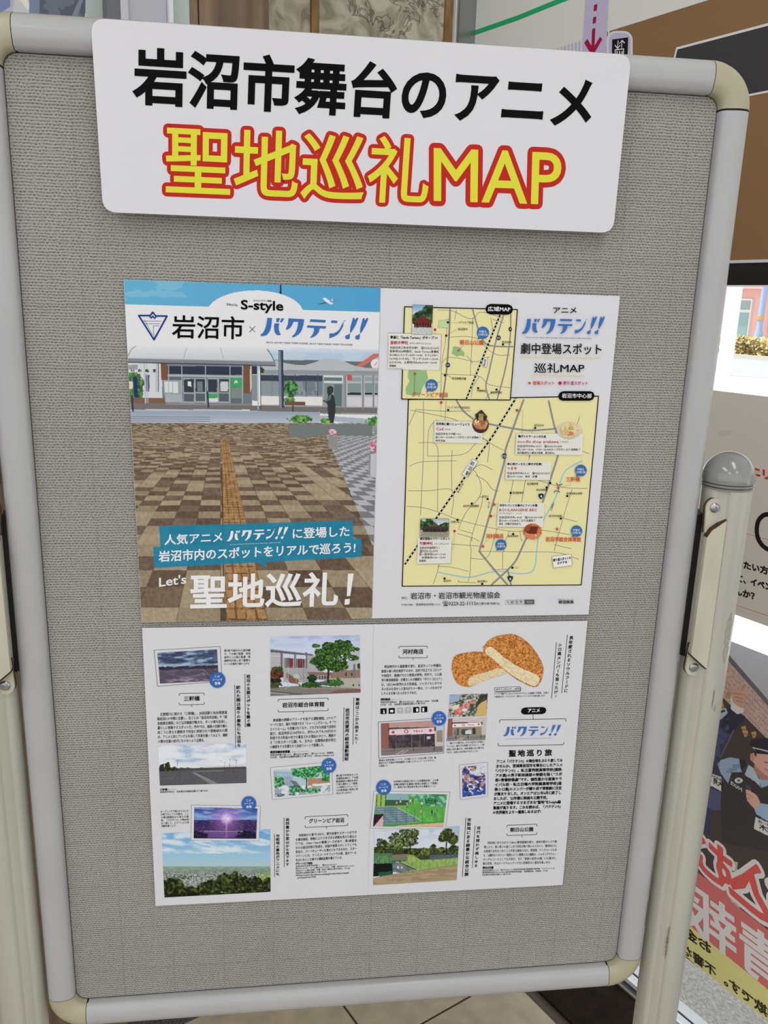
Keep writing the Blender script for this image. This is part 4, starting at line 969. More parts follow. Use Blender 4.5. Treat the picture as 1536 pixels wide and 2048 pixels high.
for p, w_ in ((C5([(912,676),(880,760),(840,870),(800,985),(790,1070)])+C6([(640,622)]), 3.6), (C6([(640,622),(720,720),(812,826)]), 3.6), (C5([(1067,682),(1100,830),(1140,960)]), 3.4), (C5([(1140,960),(1110,1060)])+C6([(1040,290),(990,420),(920,560),(870,670),(820,730),(715,828)]), 3.6), (C5([(500,678),(540,740),(600,790)]), 3.2), (C5([(695,822),(860,852),(960,862),(1110,852)]), 3.2), (C6([(815,735),(835,828)]), 3.2)):
    road_(p, w_, (140,140,142), 4)
def rail(pts):
    U.line(pts, 3.4, K, 'map_railway', 5, rnd=False)
    P = np.array(pts, float)
    for A, B in zip(P[:-1], P[1:]):
        L = np.linalg.norm(B-A); n = max(1, int(L/8.2))
        for k in range(n):
            s0, s1 = A+(B-A)*(k+0.12)/n, A+(B-A)*(k+0.52)/n; U.line([tuple(s0), tuple(s1)], 2.2, (230,230,230), 'map_railway', 6, rnd=False)
rail([a(865,664), a(720,900), a(620,1040)]); rail([b6(620,70), b6(500,240), b6(375,420), b6(183,702)])
U.line(main, 1.8, K, 'map_border', 5, closed=True)
# inset
ins = [a(181,103), a(873,120), a(829,675), a(163,669)]
U.poly(ins, YE, 'inset_ground', 7)
U.poly(C5([(392,188),(460,180),(455,235),(385,230)]), (190,210,160), 'map_park', 8); U.poly(C5([(470,390),(480,345),(520,350),(548,385),(548,408),(520,402),(505,410)]), GN, 'map_park', 8)
U.poly(C5([(205,490),(200,530),(212,560),(188,600),(190,640),(240,650),(280,640),(290,600),(325,540),(315,495),(250,490)]), GN, 'map_park', 8)
for p in ([(460,118),(455,260),(440,480),(415,665)],):
    U.line(smooth(C5(p)), 2.8, GR, 'map_road', 9)
for p in ([(598,118),(640,260),(680,330),(742,345),(845,348)], [(790,150),(745,300),(700,500),(680,590),(700,668)], [(833,150),(828,300),(800,480),(750,668)]):
    U.line(smooth(C5(p)), 2.6, (140,140,142), 'map_road', 9)
for p in ([(385,122),(480,130),(560,170),(610,170),(650,135),(780,170)], [(392,188),(440,182),(460,175)], [(385,230),(460,235)], [(392,188),(385,230)], [(440,235),(430,330),(410,450),(403,665)], [(455,290),(560,285),(640,300)], [(600,175),(595,300),(585,520)], [(410,450),(445,415),(520,420),(620,440),(700,410)], [(407,515),(520,520),(640,530),(700,580),(828,600)], [(325,560),(380,570),(400,560)], [(710,170),(720,260),(690,330)], [(650,310),(700,370),(760,400),(828,398)], [(500,118),(490,180)], [(720,180),(790,200)], [(560,400),(600,450)], [(640,530),(600,600),(590,660)], [(760,620),(700,640),(680,668)], [(470,540),(440,520)]):
    U.line(smooth(C5(p)), 0.9, GR, 'map_road', 8)
def rail2(pts):
    U.line(pts, 3.2, K, 'map_railway', 10, rnd=False); A, B = np.array(pts[0]), np.array(pts[1]); L = np.linalg.norm(B-A); n = int(L/7.6)
    for k in range(n): U.line([tuple(A+(B-A)*(k+0.12)/n), tuple(A+(B-A)*(k+0.52)/n)], 2.0, (230,230,230), 'map_railway', 11, rnd=False)
rail2([a(780,120), a(560,668)])
U.line(ins, 1.8, K, 'map_border', 11, closed=True)
fr(*F5)
# text boxes (translucent in print: pale ground)
def cardbox(fn, pts, layer=12, col=(222,222,214)): fr(*fn); U.poly(pts, col, 'text_card', layer)
cardbox(F5, [(82,265),(407,272),(396,492),(166,488),(166,480),(80,480)]); U.line([(82,263),(407,271)], 1.6, (90,90,90), 'map_line', 13); U.line([(407,271),(397,492)], 1.6, (90,90,90), 'map_line', 13)
L13 = dict(layer=14)
U.tx('参道に「Sando Terrace」がオープン!', 93, 299, 382, 303, 18, K, 0.03, **L13); U.tx('金蛇水神社', 93, 333, 202, 333, 20, MAG, 0.03, **L13); U.tx('かなへびすいじんじゃ', 212, 332, 342, 335, 11, K, 0.01, **L13)
for i, (s, x1) in enumerate((('住岩沼市三色吉字水神7　☎0223-22-2672', 392), ('営参拝は24時間可、Sando Terrace食事処', 392), ('IKoMiKiレストラン8:30〜16:00、カフェ9:30〜', 390), ('16:00(LO15:45)、ランチ10:00〜16:00', 390), ('(LO15:30)、土産処MiZuHa10:00〜16:00', 382), ('休無休', 134))):
    U.tx(s, 91-i*0.8, 361+i*22.3, x1-i, 364+i*22.3+(0 if x1 > 200 else -2), 15, K, 0.012, **L13)
# place labels of the inset
for s, x0_, y0_, x1_, y1_, h_ in (('ハナトピア岩沼',508,206,602,208,15),('岩沼西中',508,247,566,248,14),('岩沼北中',778,326,836,328,14),('岩沼高等学園',471,549,557,552,14),('竹駒神社',624,625,680,627,14),('岩沼市役所',708,635,778,637,14),('フレスコキクチ岩沼西店',442,726,580,729,13),('岩沼北中',976,836,1034,838,13)):
    U.tx(s, x0_, y0_, x1_, y1_, h_, K, 0.012, **L13)
for x, y in ((446,198),(436,280),(784,334),(428,523),(632,602),(745,611),(448,736),(982,846)): U.poly([(x-6,y-6),(x+6,y-6),(x+6,y+6),(x-6,y+6)], K, 'map_marker', 13)
U.line([(452,199),(504,201)], 1, K, 'map_line', 13); U.line([(442,276),(500,242)], 1, K, 'map_line', 13)
def star(x, y, r=11, layer=14): U.poly([(x+r*(1 if k % 2 == 0 else 0.42)*math.sin(k*math.pi/5), y-r*(1 if k % 2 == 0 else 0.42)*math.cos(k*math.pi/5)) for k in range(10)], (200,72,50), 'map_star', layer)
OR = (204,82,52)
star(512,371); U.line([(543,337),(516,366)], 1.2, K, 'map_line', 13); star(243,513,12); U.line([(243,520),(240,632)], 1.6, (80,90,70), 'map_line', 13)
U.tx('朝日山公園', 520, 335, 662, 338, 28, OR, 0.02, **L13); U.tx('グリーンピア岩沼', 226, 655, 444, 658, 27, OR, 0.02, **L13)
def badge(x, y, r, big=False):
    U.ell(x, y, r, r, (58,110,170), 'check_badge', 13); U.poly([(x-r*0.7,y+r*0.55),(x-r*0.85,y+r*1.1),(x-r*0.2,y+r*0.9)], (58,110,170), 'check_badge', 13)
    U.tx('中面を', x-r*0.62, y+r*0.0, x+r*0.55, y+r*0.02, r*0.38, WH, 0.01, **L13); U.tx('CHECK', x-r*0.8, y+r*0.46, x+r*0.82, y+r*0.48, r*0.36, WH, 0.01, **L13)
badge(661,262,38); badge(346,585,38)
for x, y, s in ((757,293,'126'),(446,460,'39')): U.ell(x, y, 15, 15, (40,56,90), 'route_shield', 13, n=8); U.tx(s, x-9, y+5, x+9, y+5, 10, WH, 0.01, **L13)
U.ell(829,240,10,13,K,'route_shield',13); U.tx('4', 825,246,833,246,12,WH,0.01,**L13)
U.poly([(655,465),(662,425),(672,415),(690,418),(688,460),(680,475)], (226,226,220), 'station_plate', 12); U.line([(655,465),(662,425),(672,415),(690,418),(688,460),(680,475)], 1.2, K, 'station_plate', 13, closed=True); U.vt('岩沼駅', 676, 424, 668, 468, 13, K, 0.01, layer=14)
U.ell(367,243,8,8,MAG,'map_pin',13); U.line([(367,248),(367,270)],1,K,'map_line',13); U.ell(405,690,8,8,MAG,'map_pin',13); U.line([(405,698),(403,780)],1,(90,90,90),'map_line',13); U.ell(870,738,8,8,MAG,'map_pin',13); U.line([(878,739),(906,741),(902,880)],1,(90,90,90),'map_line',13)
U.pill(678,118,846,118,0,K); U.line([(706,117),(816,120)], 60, K, 'map_title_plate', 13); U.tx('広域MAP', 692, 130, 830, 133, 28, WH, 0.02, **L13)
U.line([(1152,650),(1318,650)], 56, K, 'map_title_plate', 13); U.tx('岩沼市中心部', 1146, 662, 1328, 664, 27, WH, 0.015, **L13)
# right column titles
U.tx('アニメ', 1094, 144, 1234, 144, 38, K, 0.022, res=2, **L13); title(U, 900, 270, 1408, 271, 98, BLUE, 14)
U.tx('EACH LAUGH TAKES THEM HIGHER. EACH TEAR MAKES THEM STRONGER.', 926, 294, 1328, 301, 7, (60,80,130), 0.012, layer=14, gap=0.06)
U.tx('劇中登場スポット', 893, 391, 1387, 396, 62, K, 0.014, res=3, **L13); U.tx('巡礼MAP', 976, 508, 1282, 508, 56, K, 0.012, res=3, **L13)
U.line([(886+k*8.35, 411+k*0.12+4*math.sin(k*0.95)) for k in range(61)], 3.4, (222,208,110), 'wavy_underline', 13, rnd=False); U.line([(952+k*8.3, 522+k*0.18+4*math.sin(k*0.95)) for k in range(41)], 3.4, (222,208,110), 'wavy_underline', 13, rnd=False)
star(947,571,12); U.tx('登場スポット', 968, 582, 1098, 582, 22, OR, 0.02, **L13); U.ell(1134,571,11,11,MAG,'map_pin',14); U.tx('寄り道スポット', 1154, 582, 1304, 583, 22, MAG, 0.02, **L13)
# shop cards
cardbox(F5, [(362,800),(600,806),(660,850),(656,940),(358,935)]); U.line([(366,935),(360,802),(600,806)], 1, (120,120,110), 'map_line', 13)
U.tx('住宅地に建つニューフェイス', 374, 829, 580, 833, 16, K, 0.03, **L13); U.tx('Coil', 374, 861, 418, 861, 17, MAG, 0.02, **L13); U.tx('コイル', 427, 860, 463, 861, 11, K, 0.01, **L13)
for i, (s, x1) in enumerate((('住岩沼市あさひ野1-9-6', 524), ('営11:00〜15:00※スープがなくなり次第終了', 648), ('休不定休', 430))): U.tx(s, 371, 889+i*21, x1, 891+i*21, 14, K, 0.012, **L13)
cardbox(F5, [(866,879),(1275,880),(1270,1012),(858,1010)]); U.line([(858,1010),(866,878),(1275,880)], 1, (120,120,110), 'map_line', 13)
U.tx('鴨ダシのラーメンが人気', 878, 905, 1048, 908, 15, K, 0.03, **L13); U.tx('noodle shop arakawa', 874, 938, 1126, 939, 17, MAG, 0.015, **L13); U.tx('アラカワ', 1134, 938, 1184, 938, 11, K, 0.01, **L13)
for i, (s, x1) in enumerate((('住岩沼市中央4-12-15　☎0223-23-0203', 1146), ('営11:00〜15:00、17:30〜20:00※スープがなくなり次第終了', 1258), ('休月曜(祝日の場合は営業、翌日休み)', 1100))): U.tx(s, 872, 965+i*20.5, x1, 966+i*20.5, 14, K, 0.012, **L13)
U.poly([(798,1003),(812,1018),(798,1034),(784,1034),(776,1018),(784,1003)], (40,56,90), 'route_shield', 13); U.tx('124', 782,1026,812,1026,14,WH,0.01,**L13)
fr(*F6)
cardbox(F6, [(802,66),(1082,70),(1072,183),(796,182)]); U.line([(806,66),(796,181),(1072,184)], 1, (120,120,110), 'map_line', 13)
U.tx('串に刺さったたこ焼きが名物!', 812, 92, 1022, 93, 15, K, 0.03, **L13); U.tx('つるや', 810, 121, 870, 121, 18, RED, 0.03, **L13)
for i, s in enumerate(('住岩沼市中央2-5-11　☎0223-22-2312', '営10:00〜16:00　休月・火曜')): U.tx(s, 810, 148+i*20.5, 1070-i*76, 148+i*20.5, 14, K, 0.012, **L13)
cardbox(F6, [(754,320),(1040,322),(1030,472),(744,470)]); U.line([(756,320),(745,470),(900,472)], 1, (120,120,110), 'map_line', 13)
U.tx('手作りパンとお菓子にファン多数', 764, 346, 996, 347, 15, K, 0.03, **L13); U.tx('BOULANGERIE BEC', 762, 374, 992, 374, 15, MAG, 0.02, **L13); U.tx('ブーランジェリー　ベック', 762, 393, 896, 393, 11, K, 0.01, **L13)
for i, (s, x1) in enumerate((('住岩沼市中央1-4-25　☎0223-36-9189', 1028), ('営10:00〜17:30※なくなり次第終了', 984), ('休日・月曜(不定休あり)', 894))): U.tx(s, 760, 419+i*20, x1, 419+i*20, 14, K, 0.012, **L13)
cardbox(F6, [(262,540),(470,536),(464,694),(256,698)]); U.line([(470,560),(464,694),(256,698)], 1, (120,120,110), 'map_line', 13)
U.tx('東北屈指のパワースポット', 275, 551, 458, 551, 15, K, 0.03, **L13); U.tx('竹駒神社', 273, 581, 354, 580, 18, MAG, 0.03, **L13); U.tx('たけこまじんじゃ', 364, 580, 452, 579, 11, K, 0.01, **L13)
for i, (s, x0_, x1) in enumerate((('住岩沼市稲荷町1-1', 272, 394), ('☎0223-22-2101', 272, 383), ('営一般参拝6:00〜17:00', 271, 432), ('祈祷参拝9:00〜16:00', 286, 432), ('休無休', 270, 312))): U.tx(s, x0_, 606+i*20, x1, 605+i*20, 14, K, 0.012, **L13)
for s, x0_, y0_, x1_, y1_, h_ in (('岩沼警察署',932,213,1000,213,13),('岩沼消防署',989,250,1056,250,13),('岩沼郵便局',843,268,910,268,13),('総合南東北病院',1174,272,1270,272,13),('岩沼小',656,290,696,290,13),('岩沼市民図書館',541,349,636,349,13),('武隈の松',466,447,518,447,13),('岩沼市役所',814,534,880,534,13),('岩沼市民会館',1066,410,1146,410,13),('ニトリ',853,727,880,727,12),('岩沼中',419,809,466,808,13),('岩沼南小',628,811,690,811,13)):
    U.tx(s, x0_, y0_, x1_, y1_, h_, K, 0.012, **L13)
for x, y in ((1074,201),(1052,229),(832,262),(1179,281),(690,299),(593,327),(505,427),(847,514),(1139,419),(842,721),(426,787),(657,820)): U.poly([(x-6,y-6),(x+6,y-6),(x+6,y+6),(x-6,y+6)], K, 'map_marker', 13)
U.vt('東北本線', 540, 202, 505, 262, 13, K, 0.01, layer=14); U.vt('旧4号', 700, 316, 694, 356, 12, K, 0.01, layer=14); U.vt('五間堀川', 1096, 320, 1078, 372, 12, K, 0.01, layer=14)
for x, y, s in ((1018,283,'4'),(829,788,'6')):
    U.poly([(x-17,y-14),(x,y-18),(x+17,y-14),(x+15,y+4),(x,y+20),(x-15,y+4)], (36,52,86), 'route_shield', 13); U.tx(s, x-6, y+8, x+6, y+8, 16, WH, 0.02, **L13)
U.poly([(580,66),(600,54),(632,70),(560,168),(532,150)], (232,232,228), 'station_plate', 12); U.line([(598,53),(632,70),(566,166),(532,148)], 1.6, K, 'station_plate', 13, closed=True); U.vt('岩沼駅', 604, 66, 560, 158, 26, K, 0.012, layer=14)
for x, y in ((1123,231),(731,333),(1116,483),(661,590)): star(x, y, 13)
U.tx('三軒橋', 1172, 193, 1256, 192, 27, OR, 0.02, **L13); U.line([(1200,196),(1198,214),(1130,228)], 1, (90,90,90), 'map_line', 13); U.tx('岩沼市総合体育館', 1046, 560, 1262, 562, 27, OR, 0.02, **L13); U.line([(1117,490),(1116,534)], 1, (90,90,90), 'map_line', 13); U.tx('河村商店', 680, 542, 788, 540, 27, OR, 0.02, **L13); U.line([(690,546),(664,584)], 1, (90,90,90), 'map_line', 13)
for p in ([(1112,202),(1120,214),(1138,214),(1148,206)], [(1098,258),(1104,250),(1124,250),(1132,258)]): U.line(p, 4, K, 'map_bridge', 13)
badge(1262,124,36); badge(1236,496,35); badge(772,580,34)
U.ell(710,404,8,8,MAG,'map_pin',13); U.line([(718,404),(746,404)],1,(90,90,90),'map_line',13); U.ell(487,496,8,8,MAG,'map_pin',13); U.line([(487,502),(482,606),(468,607)],1,(90,90,90),'map_line',13)
U.poly([(1084,652),(1202,637),(1208,706),(1094,722)], (232,232,230), 'speech_card', 13); U.line([(1084,652),(1202,637),(1208,706),(1094,722)], 1.3, K, 'speech_card', 14, closed=True); U.tx('寄り道スポットも', 1092, 684, 1200, 668, 17, K, 0.03, layer=15); U.tx('おすすめ', 1118, 702, 1178, 693, 16, K, 0.03, layer=15)
U.tx('岩沼係長', 1126, 941, 1218, 942, 20, K, 0.03, **L13); U.tx('岩沼市マスコットキャラクター', 1122, 918, 1224, 918, 6, K, 0.005, **L13)
U.tx('発行／', 163, 914, 206, 914, 14, K, 0.01, **L13); U.tx('岩沼市・岩沼市観光物産協会', 217, 914, 766, 908, 38, K, 0.008, res=2, **L13)
U.tx('〒989-2480　宮城県岩沼市桜1-6-20', 160, 955, 400, 952, 13, K, 0.012, **L13); U.tx('☎0223-22-1111', 414, 953, 612, 950, 22, K, 0.010, ref='H', **L13); U.tx('(商工観光課 内線322)', 614, 949, 766, 947, 14, K, 0.01, **L13)
U.line([(800,920),(976,918),(975,944),(800,946)], 1.4, (90,90,90), 'search_box', 13, closed=True); U.poly([(917,919),(976,918),(975,944),(917,945)], (92,92,96), 'search_box', 12); U.tx('岩沼市', 832, 941, 904, 940, 17, K, 0.01, gap=0.3, **L13); U.tx('検索', 928, 940, 966, 940, 15, (170,170,172), 0.01, **L13); U.line([(814+5*math.cos(k),930+5*math.sin(k)) for k in range(7)], 1.6, K, 'search_box', 14); U.line([(818,934),(824,940)], 2, K, 'search_box', 14)
# small photographs on the map
def shrine(q, lab, red, sky, ground, F, cy):
    fr(*F); p = Pic(PB, q, 0.8); X, Y = p.X, p.Y; x0, x1 = q[0][0], q[1][0]; y0, y1 = q[0][1], q[2][1]; W_, H_ = x1-x0, y1-y0
    p.grad(sky, (215,222,228), (Y-y0)/(0.4*H_)); g = p.n(H_*0.15, 2)
    p.tree(x0+W_*(0.72 if red[0] > 120 else 0.12), y0+H_*0.36, W_*0.5, H_*0.33, H_*0.2, 3, (18,40,24), (46,78,44), (90,120,74)); p.tree(x0+W_*(0.2 if red[0] > 120 else 0.9), y0+H_*0.45, W_*0.3, H_*0.22, H_*0.2, 5, (18,36,24), (40,68,40), (86,110,66))
    p.rect(x0, y0+H_*0.68, x1, y1, ground); p.rect(x0+W_*0.08, y0+H_*0.5, x1-W_*0.08, y0+H_*0.75, (48,30,26))
    for t in (0.15,0.3,0.42,0.58,0.7,0.85): p.rect(x0+W_*t-1.5, y0+H_*0.5, x0+W_*t+1.5, y0+H_*0.76, red)
    p.poly([(x0+W_*0.02,y0+H_*0.56),(x0+W_*0.3,y0+H_*0.44),(x0+W_*0.5,y0+H_*cy),(x0+W_*0.7,y0+H_*0.44),(x1-W_*0.02,y0+H_*0.56),(x1-W_*0.1,y0+H_*0.6),(x0+W_*0.1,y0+H_*0.6)], tuple(np.array(red)*0.62)); p.poly([(x0+W_*0.3,y0+H_*0.46),(x0+W_*0.5,y0+H_*(cy+0.05)),(x0+W_*0.7,y0+H_*0.46),(x0+W_*0.5,y0+H_*0.42)], tuple(np.minimum(255,np.array(red)*0.95)))
    p.put((Y > y0+H_*0.7) & (p.n(6,4) > 0.55), tuple(np.array(ground)*0.8), 0.4)
    p.build('printed_photo', up, 15, label=lab); U.line([q[0], q[1], q[2], q[3]], 1.0, (90,90,90), 'photo_edge', 16, closed=True)
shrine([(230,90),(354,94),(346,276),(224,272)], 'printed photo of a red roofed shrine', (168,62,46), (120,160,205), (196,200,196), F5, 0.36)
shrine([(279,420),(453,420),(450,530),(274,530)], 'printed photo of a dark roofed shrine', (96,84,76), (170,180,184), (150,148,138), F6, 0.22)
fr(*F5)
def ramen(cx, cy, r, F, lab, broth, garnish):
    fr(*F); p = Pic(PB, [(cx-r*1.1,cy-r*1.1),(cx+r*1.1,cy-r*1.1),(cx+r*1.1,cy+r*1.1),(cx-r*1.1,cy+r*1.1)], 0.7); X, Y = p.X, p.Y
    p.fill((222,220,214)); p.grad((226,224,222), (184,182,180), (Y-cy+r)/(2*r)); p.put(p.em(cx,cy-r*0.05,r*0.84,r*0.66), broth); g = p.n(r*0.22, 3); p.put(p.em(cx,cy-r*0.05,r*0.8,r*0.62) & (g > 0.52), garnish); g2 = p.n(r*0.15, 6); p.put(p.em(cx,cy-r*0.05,r*0.76,r*0.56) & (g2 > 0.6), (232,200,160)); p.put(p.em(cx+r*0.1,cy-r*0.2,r*0.2,r*0.16) & (g2 > 0.4), (150,170,90)); p.put(p.em(cx,cy+r*0.25,r*0.4,r*0.18) & (g > 0.42), (196,120,90))
    p.mask = p.em(cx, cy, r*1.05, r*0.75); p.build('printed_photo', up, 15, label=lab)
ramen(1190,862,72,F5,'printed photo of a pale noodle soup bowl',(206,178,120),(224,206,160))
fr(*F5); p = Pic(PB, [(592,730),(702,730),(702,884),(592,884)], 0.7); X, Y = p.X, p.Y; p.fill((120,74,40)); g = p.n(16, 2); g2 = p.n(9, 5)
bowl = p.em(646,825,52,54); dark = p.pm([(610,765),(652,732),(690,775),(680,800),(625,800)]); p.put(bowl, (70,42,30)); p.put(p.em(646,815,46,40), (150,96,52)); p.put(p.em(646,815,44,38) & (g > 0.5), (206,160,104)); p.put(p.em(625,805,14,11), (236,226,196)); p.put(p.em(625,805,7,6), (222,140,50)); p.put(p.em(650,840,34,18) & (g2 > 0.45), (190,130,96)); p.put(dark, (34,36,28)); p.put(dark & (g2 > 0.6), (56,64,44))
for k in range(7): p.ln(638+k*4, 760, 634+k*4.5, 800, 2.2, (222,196,130))
p.ln(690,765,640,772,3,(170,110,60)); p.mask = bowl | dark; p.build('printed_photo', up, 15, label='printed photo of noodles in a dark bowl')
fr(*F6); p = Pic(PB, [(905,445),(1025,445),(1025,550),(905,550)], 0.7); X, Y = p.X, p.Y; p.fill((190,92,52)); g = p.n(20, 3); p.put(g > 0.5, (214,128,80), 0.7); p.put(p.em(965,520,50,26), (222,150,104), 0.6); p.poly([(925,460),(1000,470),(990,515),(935,510),(915,490)], (104,44,28)); p.put(p.pm([(925,460),(960,462),(940,500),(918,490)]), (150,72,44)); p.put(p.em(990,520,16,10) & (g > 0.4), (230,214,206), 0.7); p.mask = p.em(965,498,57,50); p.build('printed_photo', up, 15, label='printed photo of a round glazed pastry')

# ================================================================== LOWER POSTER
fr()
low = sheet_obj('guide_poster', PB, [(284,1256),(1175,1242),(1125,1770),(311,1812)], 0, 0.0005, m_paper)
tag(low, 'printed white guide sheet with small photographs and text columns below the map poster', 'poster')
V = Sheet(PB, low); D2 = (24,24,28)
fr(); V.line([(747,1249),(736,1790)], 0.8, (204,204,208), 'fold_line', 2)
def photo(F, q, fn, lab, step=0.9, layer=3, lift=0):
    fr(*F); p = Pic(PB, q, step); fn(p, p.X, p.Y); return p.build('printed_photo', low, layer+lift, label=lab)
def frame4(F, q, w_=1.2): fr(*F); V.poly(q, (214,214,219), 'photo_mount', 5); V.line(q, w_, (60,60,62), 'photo_edge', 6, closed=True)
def scene_badge(F, x, y, r):
    fr(*F); V.ell(x, y, r, r, (58,104,176), 'round_badge', 9, n=30, teeth=1)
    V.tx('この', x-r*0.32, y-r*0.28, x+r*0.30, y-r*0.30, r*0.30, WH, 0.02, layer=10); V.tx('シーンで', x-r*0.58, y+r*0.13, x+r*0.58, y+r*0.10, r*0.30, WH, 0.02, layer=10); V.tx('登場', x-r*0.33, y+r*0.58, x+r*0.36, y+r*0.55, r*0.32, WH, 0.02, layer=10)
def para(F, lines, x0, y0, x1, y1, dy, h, last=None, bold=0.012, dx=0.0, col=D2, indent=0, ex=None):
    """justified block: (x0,y0)-(x1,y1) baseline of the first line"""
    fr(*F)
    for i, s in enumerate(lines):
        a_, b_ = x0+dx*i, x1+dx*i*0.6
        xs = a_+(indent if i == 0 else 0); xe = b_
        if i == len(lines)-1 and last: xe = a_+(b_-a_)*last
        if ex and i in ex: xe = a_+(b_-a_)*ex[i]
        sl = (y1-y0)/(x1-x0)
        V.tx(s, xs, y0+dy*i+sl*(xs-a_), xe, y0+dy*i+sl*(xe-a_), h, col, bold, layer=3)
def plate(F, s, x0, y0, x1, y1, h, bx0, bx1, top, bot, sl, tick=True):
    fr(*F); V.tx(s, x0, y0, x1, y1, h, D2, 0.022, res=2, layer=3, name='place_name'); T = lambda x, y: (x, y+sl*(x-bx0))
    V.line([T(bx0, top+14), T(bx0, top+5), T(bx0+5, top), T(bx1-5, top), T(bx1, top+5), T(bx1, top+14)], 3.2, D2, 'name_bracket', 3)
    V.line([T(bx0, bot-14), T(bx0, bot-5), T(bx0+5, bot), T(bx1-5, bot), T(bx1, bot-5), T(bx1, bot-14)], 3.2, D2, 'name_bracket', 3)
    if tick: V.line([T((bx0+bx1)/2, bot), T((bx0+bx1)/2, bot+14)], 3, D2, 'name_bracket', 3)
# --- 三軒橋
def bridge_dusk(p, X, Y):
    t = (Y-210)/200; p.grad((84,100,132), (120,138,170), t*1.4); g = fbm(X/70, (Y+X*0.06)/16, 2, 5); p.put(np.clip((g-0.4)/0.14,0,1)*(Y<330), (72,82,108), 0.7); p.put(np.clip((g-0.54)/0.1,0,1)*(Y<330), (46,54,76), 0.7); p.put(np.clip((0.44-g)/0.1,0,1)*(Y < 330), (150,184,212), 0.9)
    hz = 322-(X-120)*0.03; p.put((Y > hz-22) & (Y < hz-8), (176,190,206), 0.6); p.put((Y > hz-10) & (Y < hz+8) & (p.n(22,4) > 0.4), (44,44,60)); p.poly([(130,330),(520,300),(524,325),(130,345)], (56,52,66))
    p.put(Y > hz+12, (104,94,112)); g = fbm(X/50, Y/18, 5, 4); p.put((Y > hz+12) & (g > 0.5), (76,68,88), 0.7); p.put((Y > 360) & (g < 0.36), (150,142,160), 0.8)
    for a_, b_ in (((180,420),(400,360)),((300,412),(430,350)),((420,330),(524,420))): p.ln(*a_, *b_, 2.5, (176,170,186), 0.7)
    for x in (150,486,436): p.ln(x, 330, x+2, 238 if x == 486 else 290, 1.8, (36,36,48))
fr(*FC); V.line([(94,201),(535,176),(549,408),(117,442)], 2.4, (70,70,72), 'photo_edge', 3, closed=True)
photo(FC, [(116,218),(514,195),(526,404),(134,424)], bridge_dusk, 'printed picture of a cloudy dusk road')
scene_badge(FC, 517, 398, 55)
para(FC, ['第7話で描かれた過去編','で、アオ高の監督・志田','周作とシロ高の監督・馬','淵修司が話し合う重要な','シーンを景色で振り上げる'], 562, 212, 737, 208, 22.4, 15, last=0.96)
plate(FC, '三軒橋', 293, 541, 398, 538, 30, 262, 429, 490, 566, -0.02)
para(FC, ['五間堀川に架かる「三軒橋」。JR岩沼駅と仙台東部道','路岩沼ICの中間に位置し、近くには「岩沼市民会館」や「総','合南東北病院」など公共施設が集まる。多くの車も往来し、','暮らしに密着するスポットだ。作中では、道路の白線や橋の','向こうに見える建物まで完全に再現されて登場!訪れた際','は、アニメと同じアングルを探して写真を撮ってみよう。撮影','の際は交通の妨げにならないよう注意を。'], 114, 640, 581, 626, 30.2, 20, last=0.67, dx=1.2, indent=20)
def vhead(F, s, x0, y0, x1, y1, w_, lx0, ly0, lx1, ly1):
    fr(*F); V.vt(s, x0, y0, x1, y1, w_, D2, 0.028, layer=3, name='vertical_headline'); V.line([(lx0,ly0),(lx1,ly1)], 3.2, D2, 'headline_rule', 3, rnd=False)
vhead(FC, '岩沼の主要スポットを繋ぐ橋', 724, 362, 724, 714, 26, 701, 359, 703, 716)
vhead(FC, '訪れた際は周りの景色にも注目を', 656, 436, 662, 850, 27, 633, 431, 639, 857)
def bridge_day(p, X, Y):
    p.grad((176,196,222), (214,222,230), (Y+170)/230); g = fbm(X/110, (Y+170)/34, 1, 5); p.put(np.clip((g-0.42)/0.16,0,1)*(Y < 110), (226,230,234), 0.95); p.put(np.clip((0.42-g)/0.12,0,1)*(Y < 80), (150,178,212), 0.7)
    hz = 132; p.put((Y > hz-14+ (p.n(20,3)-0.5)*16) & (Y < hz+14), (72,72,76)); p.poly([(130,100),(160,90),(165,152),(130,152)], (44,44,46)); p.tree(184,118,24,34,16,2,(14,22,12),(40,56,28),(84,96,54)); p.tree(228,128,26,16,12,4,(24,28,22),(50,56,40),(80,88,62))
    p.poly([(420,106),(700,98),(700,112),(420,122)], (206,208,214)); p.poly([(300,122),(710,110),(710,134),(300,140)], (78,74,72)); p.put((Y > hz+10-(X-130)*0.03), (84,84,90)); p.put((Y > hz+10-(X-130)*0.03) & (p.n(7,5) > 0.5), (96,96,102), 0.6)
    p.poly([(345,148),(362,146),(520,220),(470,226)], (128,126,128)); p.ln(360,150,505,222,2,(160,158,158)); p.ln(135,190,330,180,2,(120,120,124),0.6); p.ln(360,142,560,136,2,(150,150,150))
    for x, t in ((248,66),(598,58),(563,80),(640,66)): p.ln(x, 128, x+2, t, 2, (56,58,62))
    p.ln(238,70,262,66,2,(56,58,62)); p.ln(625,70,650,66,2,(120,122,126))
photo(FD, [(120,-28*3.3391*0+ -30),(709,-48),(711,219),(133,237)], lambda p, X, Y: None or bridge_day(p, X, Y), 'printed photo of a wide empty road junction')
fr(*FC)
fr(*FD); V.tx('三軒橋', 134, 270, 183, 269, 13, D2, 0.04, layer=3); V.tx('(さんげんばし)', 188, 267, 242, 265, 8, D2, 0.0, layer=3); V.tx('住岩沼市末広2　交JR東北本線岩沼駅より車で4分', 134, 286, 454, 277, 12, D2, 0.015, layer=3)
